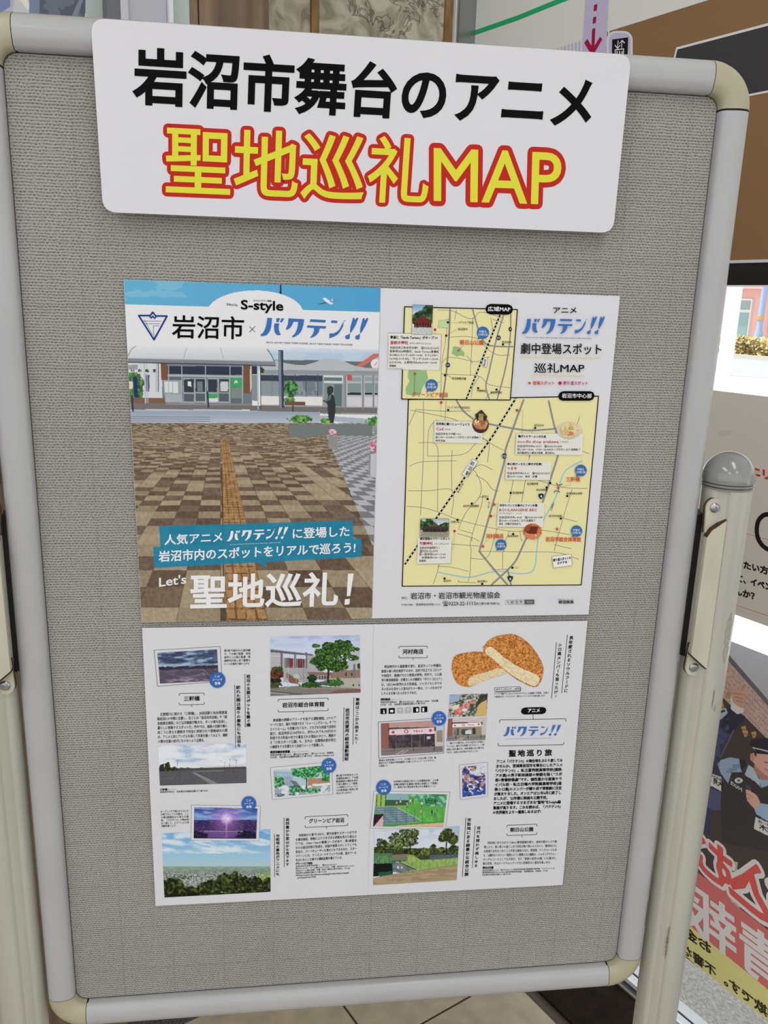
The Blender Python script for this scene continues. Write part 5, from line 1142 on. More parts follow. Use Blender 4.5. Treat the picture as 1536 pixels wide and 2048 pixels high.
# --- 総合体育館
G8 = lambda x, y: ((530+x/7.68-280)*3.3391, (1260+y/7.68-1240)*3.3391)
def gym(p, X, Y):
    q = lambda *pts: [G8(*t) for t in pts]
    p.grad((160,176,214), (206,214,232), (Y-100)/110); g = fbm(X/90, Y/30, 3, 5); p.put(np.clip((g-0.44)/0.16,0,1)*(Y < 240), (200,210,232), 0.8)
    p.poly(q((60,285),(740,375),(900,420),(900,740),(60,740)), (170,168,172)); p.poly(q((60,285),(740,370),(740,392),(60,335)), (86,90,104)); p.poly(q((60,285),(740,368),(740,376),(60,300)), (150,156,170))
    p.poly(q((60,340),(245,350),(245,640),(60,620)), (182,178,180)); p.ln(*G8(80,395),*G8(230,400),2.5,(220,220,224)); p.ln(*G8(60,500),*G8(245,510),1.5,(150,146,150))
    for x in (245,262,455,472,625,642): p.ln(*G8(x,345),*G8(x,640),5,(96,94,106))
    p.poly(q((280,365),(450,378),(450,430),(280,425)), (200,210,226)); p.poly(q((480,380),(625,390),(625,440),(480,435)), (200,210,226)); p.poly(q((305,425),(435,430),(430,580),(305,580)), (112,96,104)); p.poly(q((485,440),(610,445),(605,580),(485,575)), (92,44,56))
    for x in (320,350,380,500,540,575): p.ln(*G8(x,430),*G8(x,580),1.6,(180,160,164))
    p.poly(q((370,440),(430,440),(420,560),(380,560)), (120,52,62)); p.poly(q((280,580),(700,590),(700,800),(280,800)), (166,164,164))
    p.poly(q((330,650),(520,770),(510,830),(380,810),(330,720)), (128,92,76)); p.poly(q((500,590),(700,690),(660,800),(540,760)), (156,160,160)); 
    for k in range(5): p.ln(*G8(350+k*60,600+k*5),*G8(500+k*45,740-k*8),2.5,(196,200,202)); p.ln(*G8(370+k*60,620),*G8(510+k*40,760),1.5,(100,104,108))
    p.poly(q((640,640),(1040,650),(1040,740),(700,740)), (132,110,98)); p.poly(q((1040,600),(1480,590),(1480,750),(1040,745)), (142,118,106)); p.poly(q((1300,330),(1480,300),(1480,600),(1250,620)), (180,184,194)); p.poly(q((1355,520),(1390,520),(1390,740),(1355,740)), (120,112,116))
    for x in (1235,1325): p.poly(q((x,655),(x+18,655),(x+18,705),(x,705)), (50,46,50))
    p.poly(q((800,690),(1010,695),(1010,770),(800,760)), (150,146,142)); 
    for x in (830,870,910,950): p.poly(q((x,705),(x+22,705),(x+22,750),(x,750)), (66,52,50))
    p.poly(q((980,740),(1480,735),(1480,920),(1100,910)), (176,170,164)); p.poly(q((60,880),(700,850),(1480,900),(1480,1000),(60,1020)), (128,122,116)); p.poly(q((1100,920),(1480,905),(1480,960),(950,975)), (128,92,86)); p.poly(q((60,930),(500,965),(1000,975),(60,1020)), (116,116,120)); p.ln(*G8(60,935),*G8(560,985),3.5,(58,54,52)); p.ln(*G8(70,960),*G8(360,985),4,(178,178,176)); p.ln(*G8(300,905),*G8(420,850),3,(196,190,180)); p.ln(*G8(560,895),*G8(1250,895),3,(160,152,140))
    p.tree(*G8(120,840),60,22,14,1,(28,38,22),(66,78,46),(104,110,70)); p.tree(*G8(190,620),40,26,14,3,(14,34,18),(34,72,34),(70,116,56)); p.tree(*G8(165,690),56,36,14,6,(44,22,20),(92,46,34),(134,84,56)); p.tree(*G8(150,780),48,14,12,2,(16,20,14),(36,42,28),(60,66,44))
    p.poly(q((445,680),(515,672),(518,735),(445,740)), (176,196,190)); p.ln(*G8(478,740),*G8(478,860),3,(190,160,140)); p.ln(*G8(525,770),*G8(527,860),3,(206,170,150))
    for x in (275,295,355): p.ln(*G8(x,560),*G8(x,850),2.2,(190,196,190))
    p.ln(*G8(592,520),*G8(590,830),3.5,(120,118,118))
    p.tree(*G8(725,740),32,26,9,4,(10,26,14),(24,52,28),(50,84,44)); p.tree(*G8(1050,810),66,24,12,5,(24,52,24),(56,100,42),(104,150,72)); p.tree(*G8(1120,800),22,26,8,1,(24,52,24),(56,100,42),(104,150,72)); p.tree(*G8(720,840),78,20,12,2,(16,40,18),(40,78,32),(84,120,58)); p.poly(q((830,790),(960,790),(950,830),(840,830)), (90,92,88))
    p.ln(*G8(970,800),*G8(975,560),11,(40,34,32)); p.ln(*G8(975,640),*G8(1100,480),6,(44,36,34)); p.ln(*G8(972,600),*G8(850,480),5,(44,36,34)); p.ln(*G8(975,560),*G8(1010,400),5,(44,38,34))
    D_, M_, L_ = (16,34,16), (44,80,32), (104,144,66)
    for c in ((1080,330,130,60,1),(780,240,44,18,5),(1010,250,90,40,4),(1230,230,70,36,3),(860,340,78,34,2),(1300,290,64,28,6),(1400,290,40,16,0),(780,480,66,34,7),(960,470,80,40,1),(1180,420,90,38,4),(1340,420,60,28,2),(1090,580,90,30,3),(860,560,66,34,5),(1220,560,44,22,6),(1130,190,44,24,2),(1270,180,30,16,5),(900,420,90,44,3),(1080,440,110,50,5),(1000,330,100,50,6),(1180,330,90,50,2),(1000,540,90,34,1),(1150,500,80,34,7)):
        p.tree(*G8(c[0],c[1]), c[2]*0.5*1.3, c[3]*0.62*1.2, 16, c[4], D_, M_, L_)
    p.tree(*G8(1450,550),18,18,8,2,D_,(30,66,28),(70,104,50)); gg = p.n(9, 6); p.put(p.em(*G8(1200,430), 60, 22) & (gg > 0.62), (206,212,224))
    for x in (1355,1445): p.poly(q((x-12,830),(x+12,830),(x+12,860),(x-12,860)), (56,54,54))
photo(FC, [(871,110),(1466,101),(1473,484),(871,507)], gym, 'printed photo of a gymnasium behind a large green tree')
fr(*FC)
for k in (): pass
plate(FC, '岩沼市総合体育館', 950, 584, 1230, 577, 31, 923, 1257, 530, 614, -0.03)
para(FC, ['県南最大規模のアリーナを有する運動施設。2つのア','リーナに加え、個人で利用できる「トレーニングルーム」や「ウ','エイトルーム」も完備されており、さまざまな用途で活用可','能だ。岩沼市民は130円から、市外の人でも190円から','利用できる料金の安さも重宝される理由のひとつ。隣接す','る「少年スポーツ公園」も、主人公・双葉翔太郎が併立','の練習をする先輩たちと出会うシーンで登場した。'], 869, 680, 1308, 662, 29.6, 20, last=0.82, indent=20)
fr(*FC); V.tx('岩沼市総合体育館', 870, 890, 1000, 886, 16, D2, 0.05, layer=3); V.tx('(いわぬまし・そうごうたいいくかん)', 1006, 884, 1126, 879, 8, D2, 0.0, layer=3)
V.tx('住岩沼市里の杜1-1-1　☎0223-24-4831　営9:00〜21:00　休無休', 870, 908, 1292, 892, 13, D2, 0.015, layer=3); V.tx('P300台　交JR東北本線岩沼駅より車で7分　HPhttps://iwaspo.com', 870, 924, 1297, 907, 13, D2, 0.015, layer=3)
vhead(FC, '物語はここから始まった!', 1454, 518, 1443, 830, 25, 1428, 515, 1422, 831)
vhead(FC, '岩沼市民愛用の総合運動施設', 1386, 588, 1379, 940, 27, 1362, 584, 1356, 945)
frame4(FD, [(872,115),(1278,78),(1287,292),(884,329)])
def gym_draw(p, X, Y):
    p.fill((176,200,206)); p.poly([(890,140),(1020,150),(1020,270),(890,270)], (160,168,186)); p.poly([(915,150),(1030,160),(1030,180),(915,170)], (150,196,220)); p.put((Y < 130) & (X < 1010), (206,220,222)); p.poly([(1120,190),(1275,180),(1275,240),(1120,245)], (180,132,110)); p.poly([(890,270),(1275,232),(1275,310),(890,310)], (150,164,176)); p.put((Y > 235) & (p.n(22,3) > 0.52), (222,226,228), 0.9); p.poly([(1000,200),(1040,205),(1090,260),(1050,262)], (110,116,128)); p.poly([(1150,225),(1270,215),(1270,232),(1150,240)], (220,226,226))
    for x in (960,985,1000): p.ln(x,165,x,235,2,(130,124,150))
    p.ln(1112,250,1112,170,8,(40,60,50))
    for c in ((1110,140,95,46,2),(1190,120,60,30,4),(1250,160,40,40,1),(920,210,44,36,5),(1140,268,64,16,3),(1035,258,34,28,6),(1240,190,30,16,0)): p.tree(*c[:4], 20, c[4], (20,84,58), (52,142,86), (150,204,150))
    p.put((Y > 290) & (p.n(14,5) > 0.5), (56,74,88), 0.8)
photo(FD, [(892,133),(1264,98),(1270,278),(903,312)], gym_draw, 'printed drawing of a gymnasium and trees', lift=5)
scene_badge(FD, 1261, 101, 51)
para(FD, ['第1話で中学生だった','双葉翔太郎が、アオ高','新体操部の演技を初め','て見た場所として登場。','この時見たパフォーマン','スが新体操の世界に飛','び込むきっかけに!'], 1310, 178, 1456, 170, 19.6, 14, last=0.7)
# --- グリーンピア
def view(p, X, Y):
    p.grad((96,158,214), (184,212,224), (Y-540)/230); g = fbm(X/120, (Y-(X*0.1))/26, 4, 5); p.put(np.clip((g-0.42)/0.2,0,1)*(Y < 770), (206,222,232), 0.75); p.put(np.clip((g-0.56)/0.14,0,1)*(Y < 740), (226,232,236), 0.6); p.grad((150,196,222), (172,200,204), (Y-700)/80, (Y > 690) & (Y < 790))
    p.grad((146,170,168), (128,142,132), (Y-775)/60, Y > 775); t = fbm(X/7, Y/5, 2, 3); p.put((Y > 800) & (t > 0.54), (164,168,170), 0.75); p.put((Y > 800) & (t < 0.42), (92,106,98), 0.7); p.put((Y > 780) & (Y < 815) & (fbm(X/40, Y/6, 5, 3) > 0.5), (118,148,110), 0.7)
    p.poly([(165,855),(250,830),(350,842),(340,862),(230,868)], (70,90,68)); p.poly([(740,855),(872,815),(872,870),(760,885)], (134,158,80)); p.put((Y > 830) & (Y < 900) & (t > 0.58), (206,206,206), 0.7)
    D_, M_, L_ = (14,18,8), (44,54,22), (92,104,48)
    for c in ((200,920,110,60,1),(330,960,140,50,2),(480,930,90,60,4),(620,890,110,72,3),(560,870,60,44,5),(760,910,80,60,6),(860,900,50,46,2),(420,960,120,40,1),(700,960,160,50,4)): p.tree(*c[:4], 34, c[4], D_, M_, L_)
    p.put((Y > 950) & (p.n(12,3) > 0.42), (20,24,12), 0.8)
photo(FD, [(145,556),(869,528),(872,946),(163,984)], view, 'printed photo of a town seen from a wooded hill', lift=0)
frame4(FD, [(345,366),(804,372),(795,604),(341,601)])
def dusk(p, X, Y):
    p.grad((40,66,140), (120,156,214), (Y-380)/85); g = fbm(X/60, Y/14, 3, 4); p.put(np.clip((g-0.44)/0.14,0,1)*(Y < 466), (156,182,220), 0.7); p.grad((46,40,92), (64,44,100), (Y-466)/60, Y > 464); t = fbm(X/12, Y/5, 5, 3); p.put((Y > 466) & (Y < 540) & (t > 0.5), (34,30,66), 0.8); p.put((Y > 466) & (t > 0.62), (128,96,150), 0.6)
    d = np.hypot(X-578, (Y-455)*1.0); p.put(np.clip(1-d/150, 0, 1)**1.3, (196,130,210), 0.85); p.put(np.clip(1-d/46, 0, 1), (244,236,252)); p.put((np.abs(X-578) < 3+np.abs(Y-455)*0.05) & (Y > 440), (226,176,226), 0.4)
    p.put((Y > 536) & (Y < 588), (120,92,150), 0.6); p.ln(430,540,720,540,3,(190,160,204)); p.tree(390,565,60,30,16,2,(10,12,30),(22,22,48),(50,44,80)); p.tree(720,570,80,32,16,4,(10,12,30),(22,22,48),(50,44,80))
    p.ln(560,470,596,430,1.5,(60,60,110)); p.put(Y > 580, (60,44,96), 0.7)
photo(FD, [(363,380),(784,388),(776,590),(359,587)], dusk, 'printed picture of a violet sunset over a plain', lift=5)
scene_badge(FD, 727, 355, 51)
para(FD, ['オープニングで頂上からみんな','が見下ろしている影は、ここ','の第1展望台から見える景','色。「バクテン!!」の舞台地','を一望して、よりアニメの世','界観を感じよう!'], 138, 418, 324, 412, 19.4, 14, last=0.52, dx=1)
vhead(FD, '自然豊かな里山から見下ろす', 985, 452, 984, 776, 24, 962, 450, 963, 781)
vhead(FD, '市街地の景色がアニメにも', 920, 562, 920, 840, 24, 898, 559, 899, 846)
plate(FD, 'グリーンピア岩沼', 1128, 489, 1362, 482, 29, 1102, 1388, 445, 517, -0.05)
para(FD, ['市街地から車で10分の、野外炊事やスポーツができ','る複合施設。季節によりさまざまな表情を見せる里山エ','リアは、150m〜1kmの散策コースがあり、第1展望台','からは岩沼市街が見渡せ、初詣や夜景スポットとしても','有名だ。バーベキューやいも煮などもできるほか、スポー','ツゾーンには、テニスコートやフットサル場、温水プール','をはじめとした様々な運動設備を備えている。'], 1040, 580, 1446, 557, 27.3, 18, last=0.77, indent=20)
fr(*FD); V.tx('グリーンピア岩沼', 1040, 766, 1150, 762, 14, D2, 0.05, layer=3)
for i, (s, x1) in enumerate((('住岩沼市北長谷字切通1-1　☎0223-25-5122', 1314), ('営9:00〜21:00、プール棟10:00〜21:00、日曜・祝日は10:00〜17:00', 1430), ('定休はプール棟は月曜、日曜・祝日の場合は翌平日休み　P300台', 1402), ('交JR東北本線岩沼駅より車で10分', 1246), ('HPhttps://www.city.iwanuma.miyagi.jp/benkyo/kanko/sakuzi/', 1396), ('greenpia/index.html', 1174))):
    V.tx(s, 1040 if i < 5 else 1052, 782+i*15, x1, 782+i*15-(x1-1040)*0.05, 11, D2, 0.015, layer=3)
# --- 河村商店
plate(FE, '河村商店', 251, 228, 388, 225, 31, 226, 416, 176, 252, -0.01)
para(FE, ['明治時代から畜豚業を営む、岩沼きっての老舗店。','鮮度の高い肉を販売するほか、店内で仕立てるコロッケ','や肉団子、唐揚げなどの惣菜が評判。作中で、シロ高','男子新体操部員・月雪ましろが頬張る「ポテトコロッケ」','は、1日に800枚売れる人気商品。ジャガイモとタマネ','ギの甘みを活かした昔ながらの一枚は、ソースをかけず','にそのまま食べるのがおすすめだ。'], 110, 322, 512, 312, 29.8, 19, last=0.59, indent=20)
fr(*FE); V.tx('河村商店', 104, 538, 168, 536, 15, D2, 0.05, layer=3); V.tx('(かわむらしょうてん)', 174, 535, 244, 533, 7, D2, 0, layer=3)
V.tx('住岩沼市本町8-8　☎0223-22-2161　営9:30〜18:30　休日曜', 104, 556, 488, 545, 13, D2, 0.015, layer=3); V.tx('P13台　C可　交JR東北本線岩沼駅より車で5分', 104, 573, 402, 562, 13, D2, 0.015, layer=3)
for k, x in enumerate((103,158,213,267,321,375)):
    y = 590-k*2.4; c = D2 if k in (0,1,4,5) else (176,176,180); V.poly([(x,y),(x+41,y-1.5),(x+41,y+36),(x,y+38)], c, 'pictogram', 3)
    if k in (0,1,4,5): V.poly({0:[(x+18,y+10),(x+26,y+10),(x+26,y+18),(x+30,y+32),(x+18,y+32),(x+20,y+18)],1:[(x+10,y+12),(x+31,y+12),(x+31,y+27),(x+10,y+27)],4:[(x+20,y+8),(x+34,y+8),(x+34,y+30),(x+20,y+30)],5:[(x+8,y+8),(x+20,y+8),(x+20,y+32),(x+8,y+32)]}[k], WH, 'pictogram', 4)
    if k in (2,3): V.poly([(x+10,y+8),(x+31,y+8),(x+21,y+30)], (206,206,210), 'pictogram', 4)
vhead(FE, '長年愛されるソウルフードに', 1378, 104, 1340, 486, 26, 1351, 98, 1313, 488)
vhead(FE, 'シロ高メンバーも首ったけ!', 1304, 152, 1272, 522, 25, 1278, 148, 1245, 524)
fr(*FE); V.poly([(866,450),(1034,444),(1034,469),(866,476)], (212,212,216), 'label_box', 3); V.line([(866,450),(1034,444),(1034,469),(866,476)], 2.4, D2, 'label_box', 4, closed=True); V.line([(1039,450),(1039,474),(872,481)], 3, D2, 'label_box', 3); V.tx('ポテトコロッケ…66円', 874, 470, 1026, 464, 14, D2, 0.02, layer=5)
V.tx('ラードで揚げたコロッケはサクサクとした歯触りが特長。冷凍で', 862, 499, 1226, 492, 13, D2, 0.01, layer=3); V.tx('の配送も行っているので、県外のファンもその味を楽しめる', 862, 519, 1200, 511, 13, D2, 0.01, layer=3)
def croquette(p, X, Y):
    p.fill((184,108,44)); r = lambda c, q, s: None
    wob = (p.n(9, 2, 3)-0.5)
    A_ = p.pm([(x, y) for x, y in smooth([(575,330),(590,250),(650,220),(760,210),(880,230),(960,300),(950,350),(820,400),(720,440),(680,448),(610,420),(575,330)],6)])
    B_ = p.pm([(x, y) for x, y in smooth([(786,180),(830,130),(900,100),(1000,95),(1090,150),(1160,240),(1192,320),(1180,400),(1150,442),(1110,445),(1000,390),(890,300),(800,230),(786,180)],6)])
    edge = np.clip((p.n(6,3)),0,1)
    crumb = p.n(9,1,4); c2 = p.n(18,4,3); 
    for m_, sh in ((A_, 0), (B_, 1)):
        p.put(m_, (190,118,50)); p.put(m_ & (crumb > 0.52), (214,150,80), 0.9); p.put(m_ & (crumb < 0.40), (140,74,30), 0.85); p.put(m_ & (c2 > 0.56), (150,82,36), 0.35); p.put(m_ & (p.n(4,6) > 0.62), (232,176,108), 0.7)
        if sh == 0:
            cut = p.pm([(684,425),(690,392),(730,366),(800,350),(890,318),(930,330),(945,352),(820,402),(730,434),(700,440)]); p.put(cut & m_, (222,206,168)); p.put(cut & (p.n(10,5) > 0.55), (204,180,132), 0.7)
        else:
            cut = p.pm(smooth([(800,200),(835,176),(880,206),(940,258),(1040,320),(1140,362),(1166,398),(1146,434),(1112,436),(1000,380),(900,300),(860,262),(812,232)],4)); p.put(cut & m_, (228,214,178)); p.put(cut & (p.n(12,3) > 0.56), (210,190,146), 0.7)
            sh_ = p.pm([(860,260),(990,392),(960,400),(880,320)]); 
    p.mask = A_ | B_ | ((p.n(5,2) > 0.6) & (p.em(660,240,80,26) | p.em(1150,430,20,16)))
photo(FE, [(560,80),(1210,80),(1210,460),(560,460)], croquette, 'printed photo of a halved golden croquette', step=0.7)
def butcher(p, X, Y):
    p.fill((96,104,92)); g = p.n(26,2); p.put(g > 0.5, (176,170,160), 0.8); g = p.n(13,5); p.put(g > 0.56, (214,208,202), 0.8); p.put(g < 0.38, (52,56,50), 0.8); p.poly([(565,500),(640,495),(620,540),(560,560)], (150,176,206)); p.poly([(590,600),(700,545),(720,530),(735,545),(640,630),(600,632)], (196,104,100)); p.put(p.pm([(590,600),(700,545),(735,545),(640,630)]) & (p.n(8,1) > 0.5), (224,150,144)); p.poly([(580,575),(630,560),(625,590),(585,600)], (214,216,196)); p.poly([(760,560),(812,520),(810,640),(735,640)], (206,176,110)); p.poly([(770,500),(820,492),(815,530),(762,560),(720,610)], (58,54,50)); p.ln(560,560,790,500,4,(60,62,60)); p.ln(700,640,800,520,3,(120,120,112)); p.poly([(700,560),(722,556),(718,600),(700,604)], (56,84,60)); p.put(p.em(665,600,18,10), (220,216,210))
photo(FE, [(566,498),(820,490),(811,640),(556,648)], butcher, "printed photo of a butcher's display case")
def shop(x0, y0, x1, y1, dark):
    def f(p, X, Y):
        W_, H_ = x1-x0, y1-y0; q = lambda a_, b_: (x0+W_*a_, y0+H_*b_)
        p.fill((196,190,186)); p.poly([q(0,0),q(0.14,0),q(0.14,0.9),q(0,0.9)], (142,96,84)); p.poly([q(0.14,0),q(0.88,0),q(0.88,0.26),q(0.14,0.26)], (206,196,192) if not dark else (190,150,146)); 
        for k in range(3): p.ln(*q(0.15,0.06+k*0.07),*q(0.87,0.05+k*0.07),1.4,(176,150,146))
        p.poly([q(0.12,0.2),q(0.9,0.18),q(0.9,0.30),q(0.12,0.30)], (84,72,74)); p.poly([q(0.14,0.26),q(0.86,0.2),q(0.86,0.38),q(0.14,0.42)], (222,206,212) if dark else (230,224,228))
        p.ell(*q(0.41,0.315), W_*0.035, H_*0.055, (200,80,100)); p.ell(*q(0.41,0.315), W_*0.018, H_*0.03, (230,214,218)); p.ell(*q(0.2,0.335), W_*0.025, H_*0.04, (190,60,84)); p.ell(*q(0.80,0.285), W_*0.025, H_*0.04, (190,60,84))
        for k in range(4): p.rect(*q(0.53+k*0.04,0.285),*q(0.555+k*0.04,0.325),(190,70,90))
        p.poly([q(0.13,0.42),q(0.87,0.38),q(0.87,0.80),q(0.13,0.82)], (62,54,60) if dark else (150,140,112))
        if not dark:
            p.poly([q(0.36,0.5),q(0.56,0.5),q(0.58,0.74),q(0.36,0.74)], (64,76,76)); p.poly([q(0.46,0.55),q(0.6,0.52),q(0.62,0.7),q(0.46,0.7)], (206,214,220)); p.poly([q(0.64,0.44),q(0.72,0.44),q(0.72,0.72),q(0.64,0.72)], (56,58,60)); p.poly([q(0.24,0.46),q(0.30,0.46),q(0.30,0.76),q(0.24,0.76)], (76,84,90)); p.ell(*q(0.2,0.62),W_*0.02,H_*0.1,(84,104,160))
        else:
            g = p.n(16,3); p.put(p.pm([q(0.13,0.42),q(0.87,0.38),q(0.87,0.80),q(0.13,0.82)]) & (g > 0.52), (88,76,82), 0.8)
            for t in (0.25,0.36,0.5,0.63,0.70): p.ln(*q(t,0.42),*q(t,0.78),2.4,(128,124,130))
            p.rect(*q(0.74,0.46),*q(0.80,0.54),(190,190,200)); p.poly([q(0.89,0.12),q(1,0.08),q(1,0.6),q(0.89,0.55)], (176,200,222)); p.poly([q(0.9,0.3),q(1,0.26),q(1,0.62),q(0.9,0.62)], (150,136,120))
        p.poly([q(0,0.82),q(1,0.74),q(1,1.05),q(0,1.05)], (134,130,128) if not dark else (128,118,118)); p.ln(*q(0,0.9),*q(1,0.82),2,(90,88,88)); p.ln(*q(0.25,0.98),*q(0.38,0.86),3.5,(206,204,204)); p.ln(*q(0.33,0.98),*q(0.44,0.86),3,(206,204,204))
        for t in (0.22,0.53,0.86): p.ln(*q(t,0.72),*q(t,0.88),4,(34,34,40))
    return f
photo(FE, [(556,658),(814,650),(803,800),(545,808)], shop(548,652,812,806,False), 'printed photo of a shop front in daylight')
fr(*FE); V.line([(88,680),(528,652),(526,888),(92,922)], 2.4, (60,60,62), 'photo_edge', 3, closed=True)
photo(FE, [(106,690),(516,666),(520,880),(108,905)], shop(104,672,520,900,True), 'printed drawing of a shop front with dark windows')
scene_badge(FE, 493, 655, 50)
fr(*FE); V.poly([(545,790),(562,789),(562,806),(545,807)], (58,104,176), 'photo_number', 5); V.poly([(556,630),(572,629),(572,646),(556,647)], (58,104,176), 'photo_number', 5); V.tx('2', 549,803,557,803,10,WH,0.02,layer=6); V.tx('1', 561,643,566,643,10,WH,0.02,layer=6)
para(FE, ['1 「豚バラの唐だれ」などの注文にも対応し','てくれる、細やかな気遣いがうれしい　2 商','店街に店を構える。長年地域の人に愛され','ており、店先には行列ができることも'], 548, 830, 796, 818, 20.4, 13, last=0.84, dx=-1.5)
para(FE, ['第4話の合同合宿シーンで、シロ高メンバーが立ち寄った店。最','終回ではアオ高男子新体操部への差し入れとして「メンチカツ」','も登場した'], 92, 944, 474, 924, 18.5, 13, last=0.155, ex={1: 0.97})
# --- title block
fr(*FE); V.line([(1066,607),(1186,604)], 50, D2, 'title_plate', 3); V.tx('アニメ', 1088, 617, 1166, 615, 26, WH, 0.03, res=2, layer=4)
V.line([(1122,632),(1122,662)], 3, D2, 'name_bracket', 3); V.line([(899,684),(899,672),(905,666),(1334,659),(1341,664),(1342,676)], 3.4, D2, 'name_bracket', 3); V.line([(889,822),(889,834),(895,840),(1320,832),(1328,826),(1328,814)], 3.4, D2, 'name_bracket', 3)
title(V, 924, 776, 1308, 770, 66, BLUE, 4); V.tx('EACH LAUGH TAKES THEM HIGHER. EACH TEAR MAKES THEM STRONGER.', 945, 796, 1250, 790, 5, (120,130,160), 0.0, layer=3, gap=0.06)
V.tx('聖地巡り旅', 961, 912, 1246, 905, 41, D2, 0.035, res=3, layer=3, gap=0.22, name='place_name')
para(FG, ['アニメ「バクテン!!」の舞台地をぶらり旅してみ','ませんか。宮城県岩沼市を舞台にしたアニメ','「バクテン!!」。私立蒼秀館高等学校(通称:','アオ高)の男子新体操部の物語を描く“スポ','根×青春群像劇”です。個性豊かな部員やラ','イバル校・私立白鳴大学附属高等学校(通','称:シロ高)のメンバーが織り成す青春劇に注目','が集まりました。オンエアは’21年6月に終了し',"ましたが、’22年春に映画も公開予定。",'アニメに登場するさまざまな“聖地”をS-style編','集部が巡ります。これを読めば、「バクテン!!」','の世界観をより一層楽しめるはず!'], 879, 88, 1318, 78, 30.9, 21, last=0.71, bold=0.035, dx=-2.3, ex={8: 0.80})
frame4(FG, [(630,99),(817,80),(818,307),(636,328)], 1.2)
def abstract(p, X, Y):
    p.fill((206,210,222)); n_ = p.n(40,2); p.put((Y > 170) | (n_ > 0.5), (54,76,150)); g = p.n(26,4); p.put((g > 0.54), (40,46,96), 0.9); g2 = p.n(18,6); p.put((g2 > 0.56) & (Y < 250), (196,150,132), 0.9); p.put((p.n(14,1) > 0.6), (226,228,234), 0.9); p.put((p.n(20,3) < 0.34) & (Y < 200), (96,44,60), 0.9); p.put((X > 740) & (Y < 150) & (n_ < 0.6), (214,222,230), 0.8); p.put((Y > 262) & (g < 0.5), (44,84,170))
photo(FG, [(648,112),(802,94),(804,292),(650,312)], abstract, 'printed colour block picture in blue and white', lift=5)
# --- 朝日山公園
plate(FG, '朝日山公園', 970, 546, 1122, 542, 27, 947, 1148, 502, 571, -0.04)
para(FG, ['市街地にありながら13.8haの敷地面積を誇り、身体を動かしたり散','策したり、思い思いの過ごし方で市民が集う憩いのスポット。敷地内には、','大型滑り台をはじめとした多彩な遊具のほか、野球場、テニスコートもあ','る。公園内をぐるりと一周囲むように整備された園路は、ジョギングやウォー','キングのコースとしても人気だ。また「宮城の自然100選」にも選ばれ、','春は花見、冬はバードウォッチングなど四季折々の景色を楽しめる。'], 796, 629, 1281, 619, 27.6, 17, last=0.93, dx=-1.8, indent=22, bold=0.008)
fr(*FG); V.tx('朝日山公園', 786, 793, 856, 791, 14, D2, 0.05, layer=3)
for i, (s, x1) in enumerate((('住岩沼市朝日1-2-17　☎0223-22-1111(岩沼市役所都市整備課)※野球場・テニスコートは', 1265), ('管理事務所☎0223-24-4831(岩沼市総合体育館)　営開園自由　休無休　P70台', 1220), ('交JR東北本線岩沼駅より車で10分', 974))): V.tx(s, 784-i, 809+i*15, x1, 809+i*15-(x1-784)*0.03, 11, D2, 0.012, layer=3)
vhead(FG, '世代を問わず楽しめる', 760, 506, 740, 786, 24, 735, 504, 716, 790)
vhead(FG, '市街地にある緑豊かな総合公園', 696, 452, 677, 843, 26, 673, 449, 650, 846)
G9 = lambda x, y: ((740+x/8.084-730)*3.3391, (1570+y/8.084-1500)*3.3391)
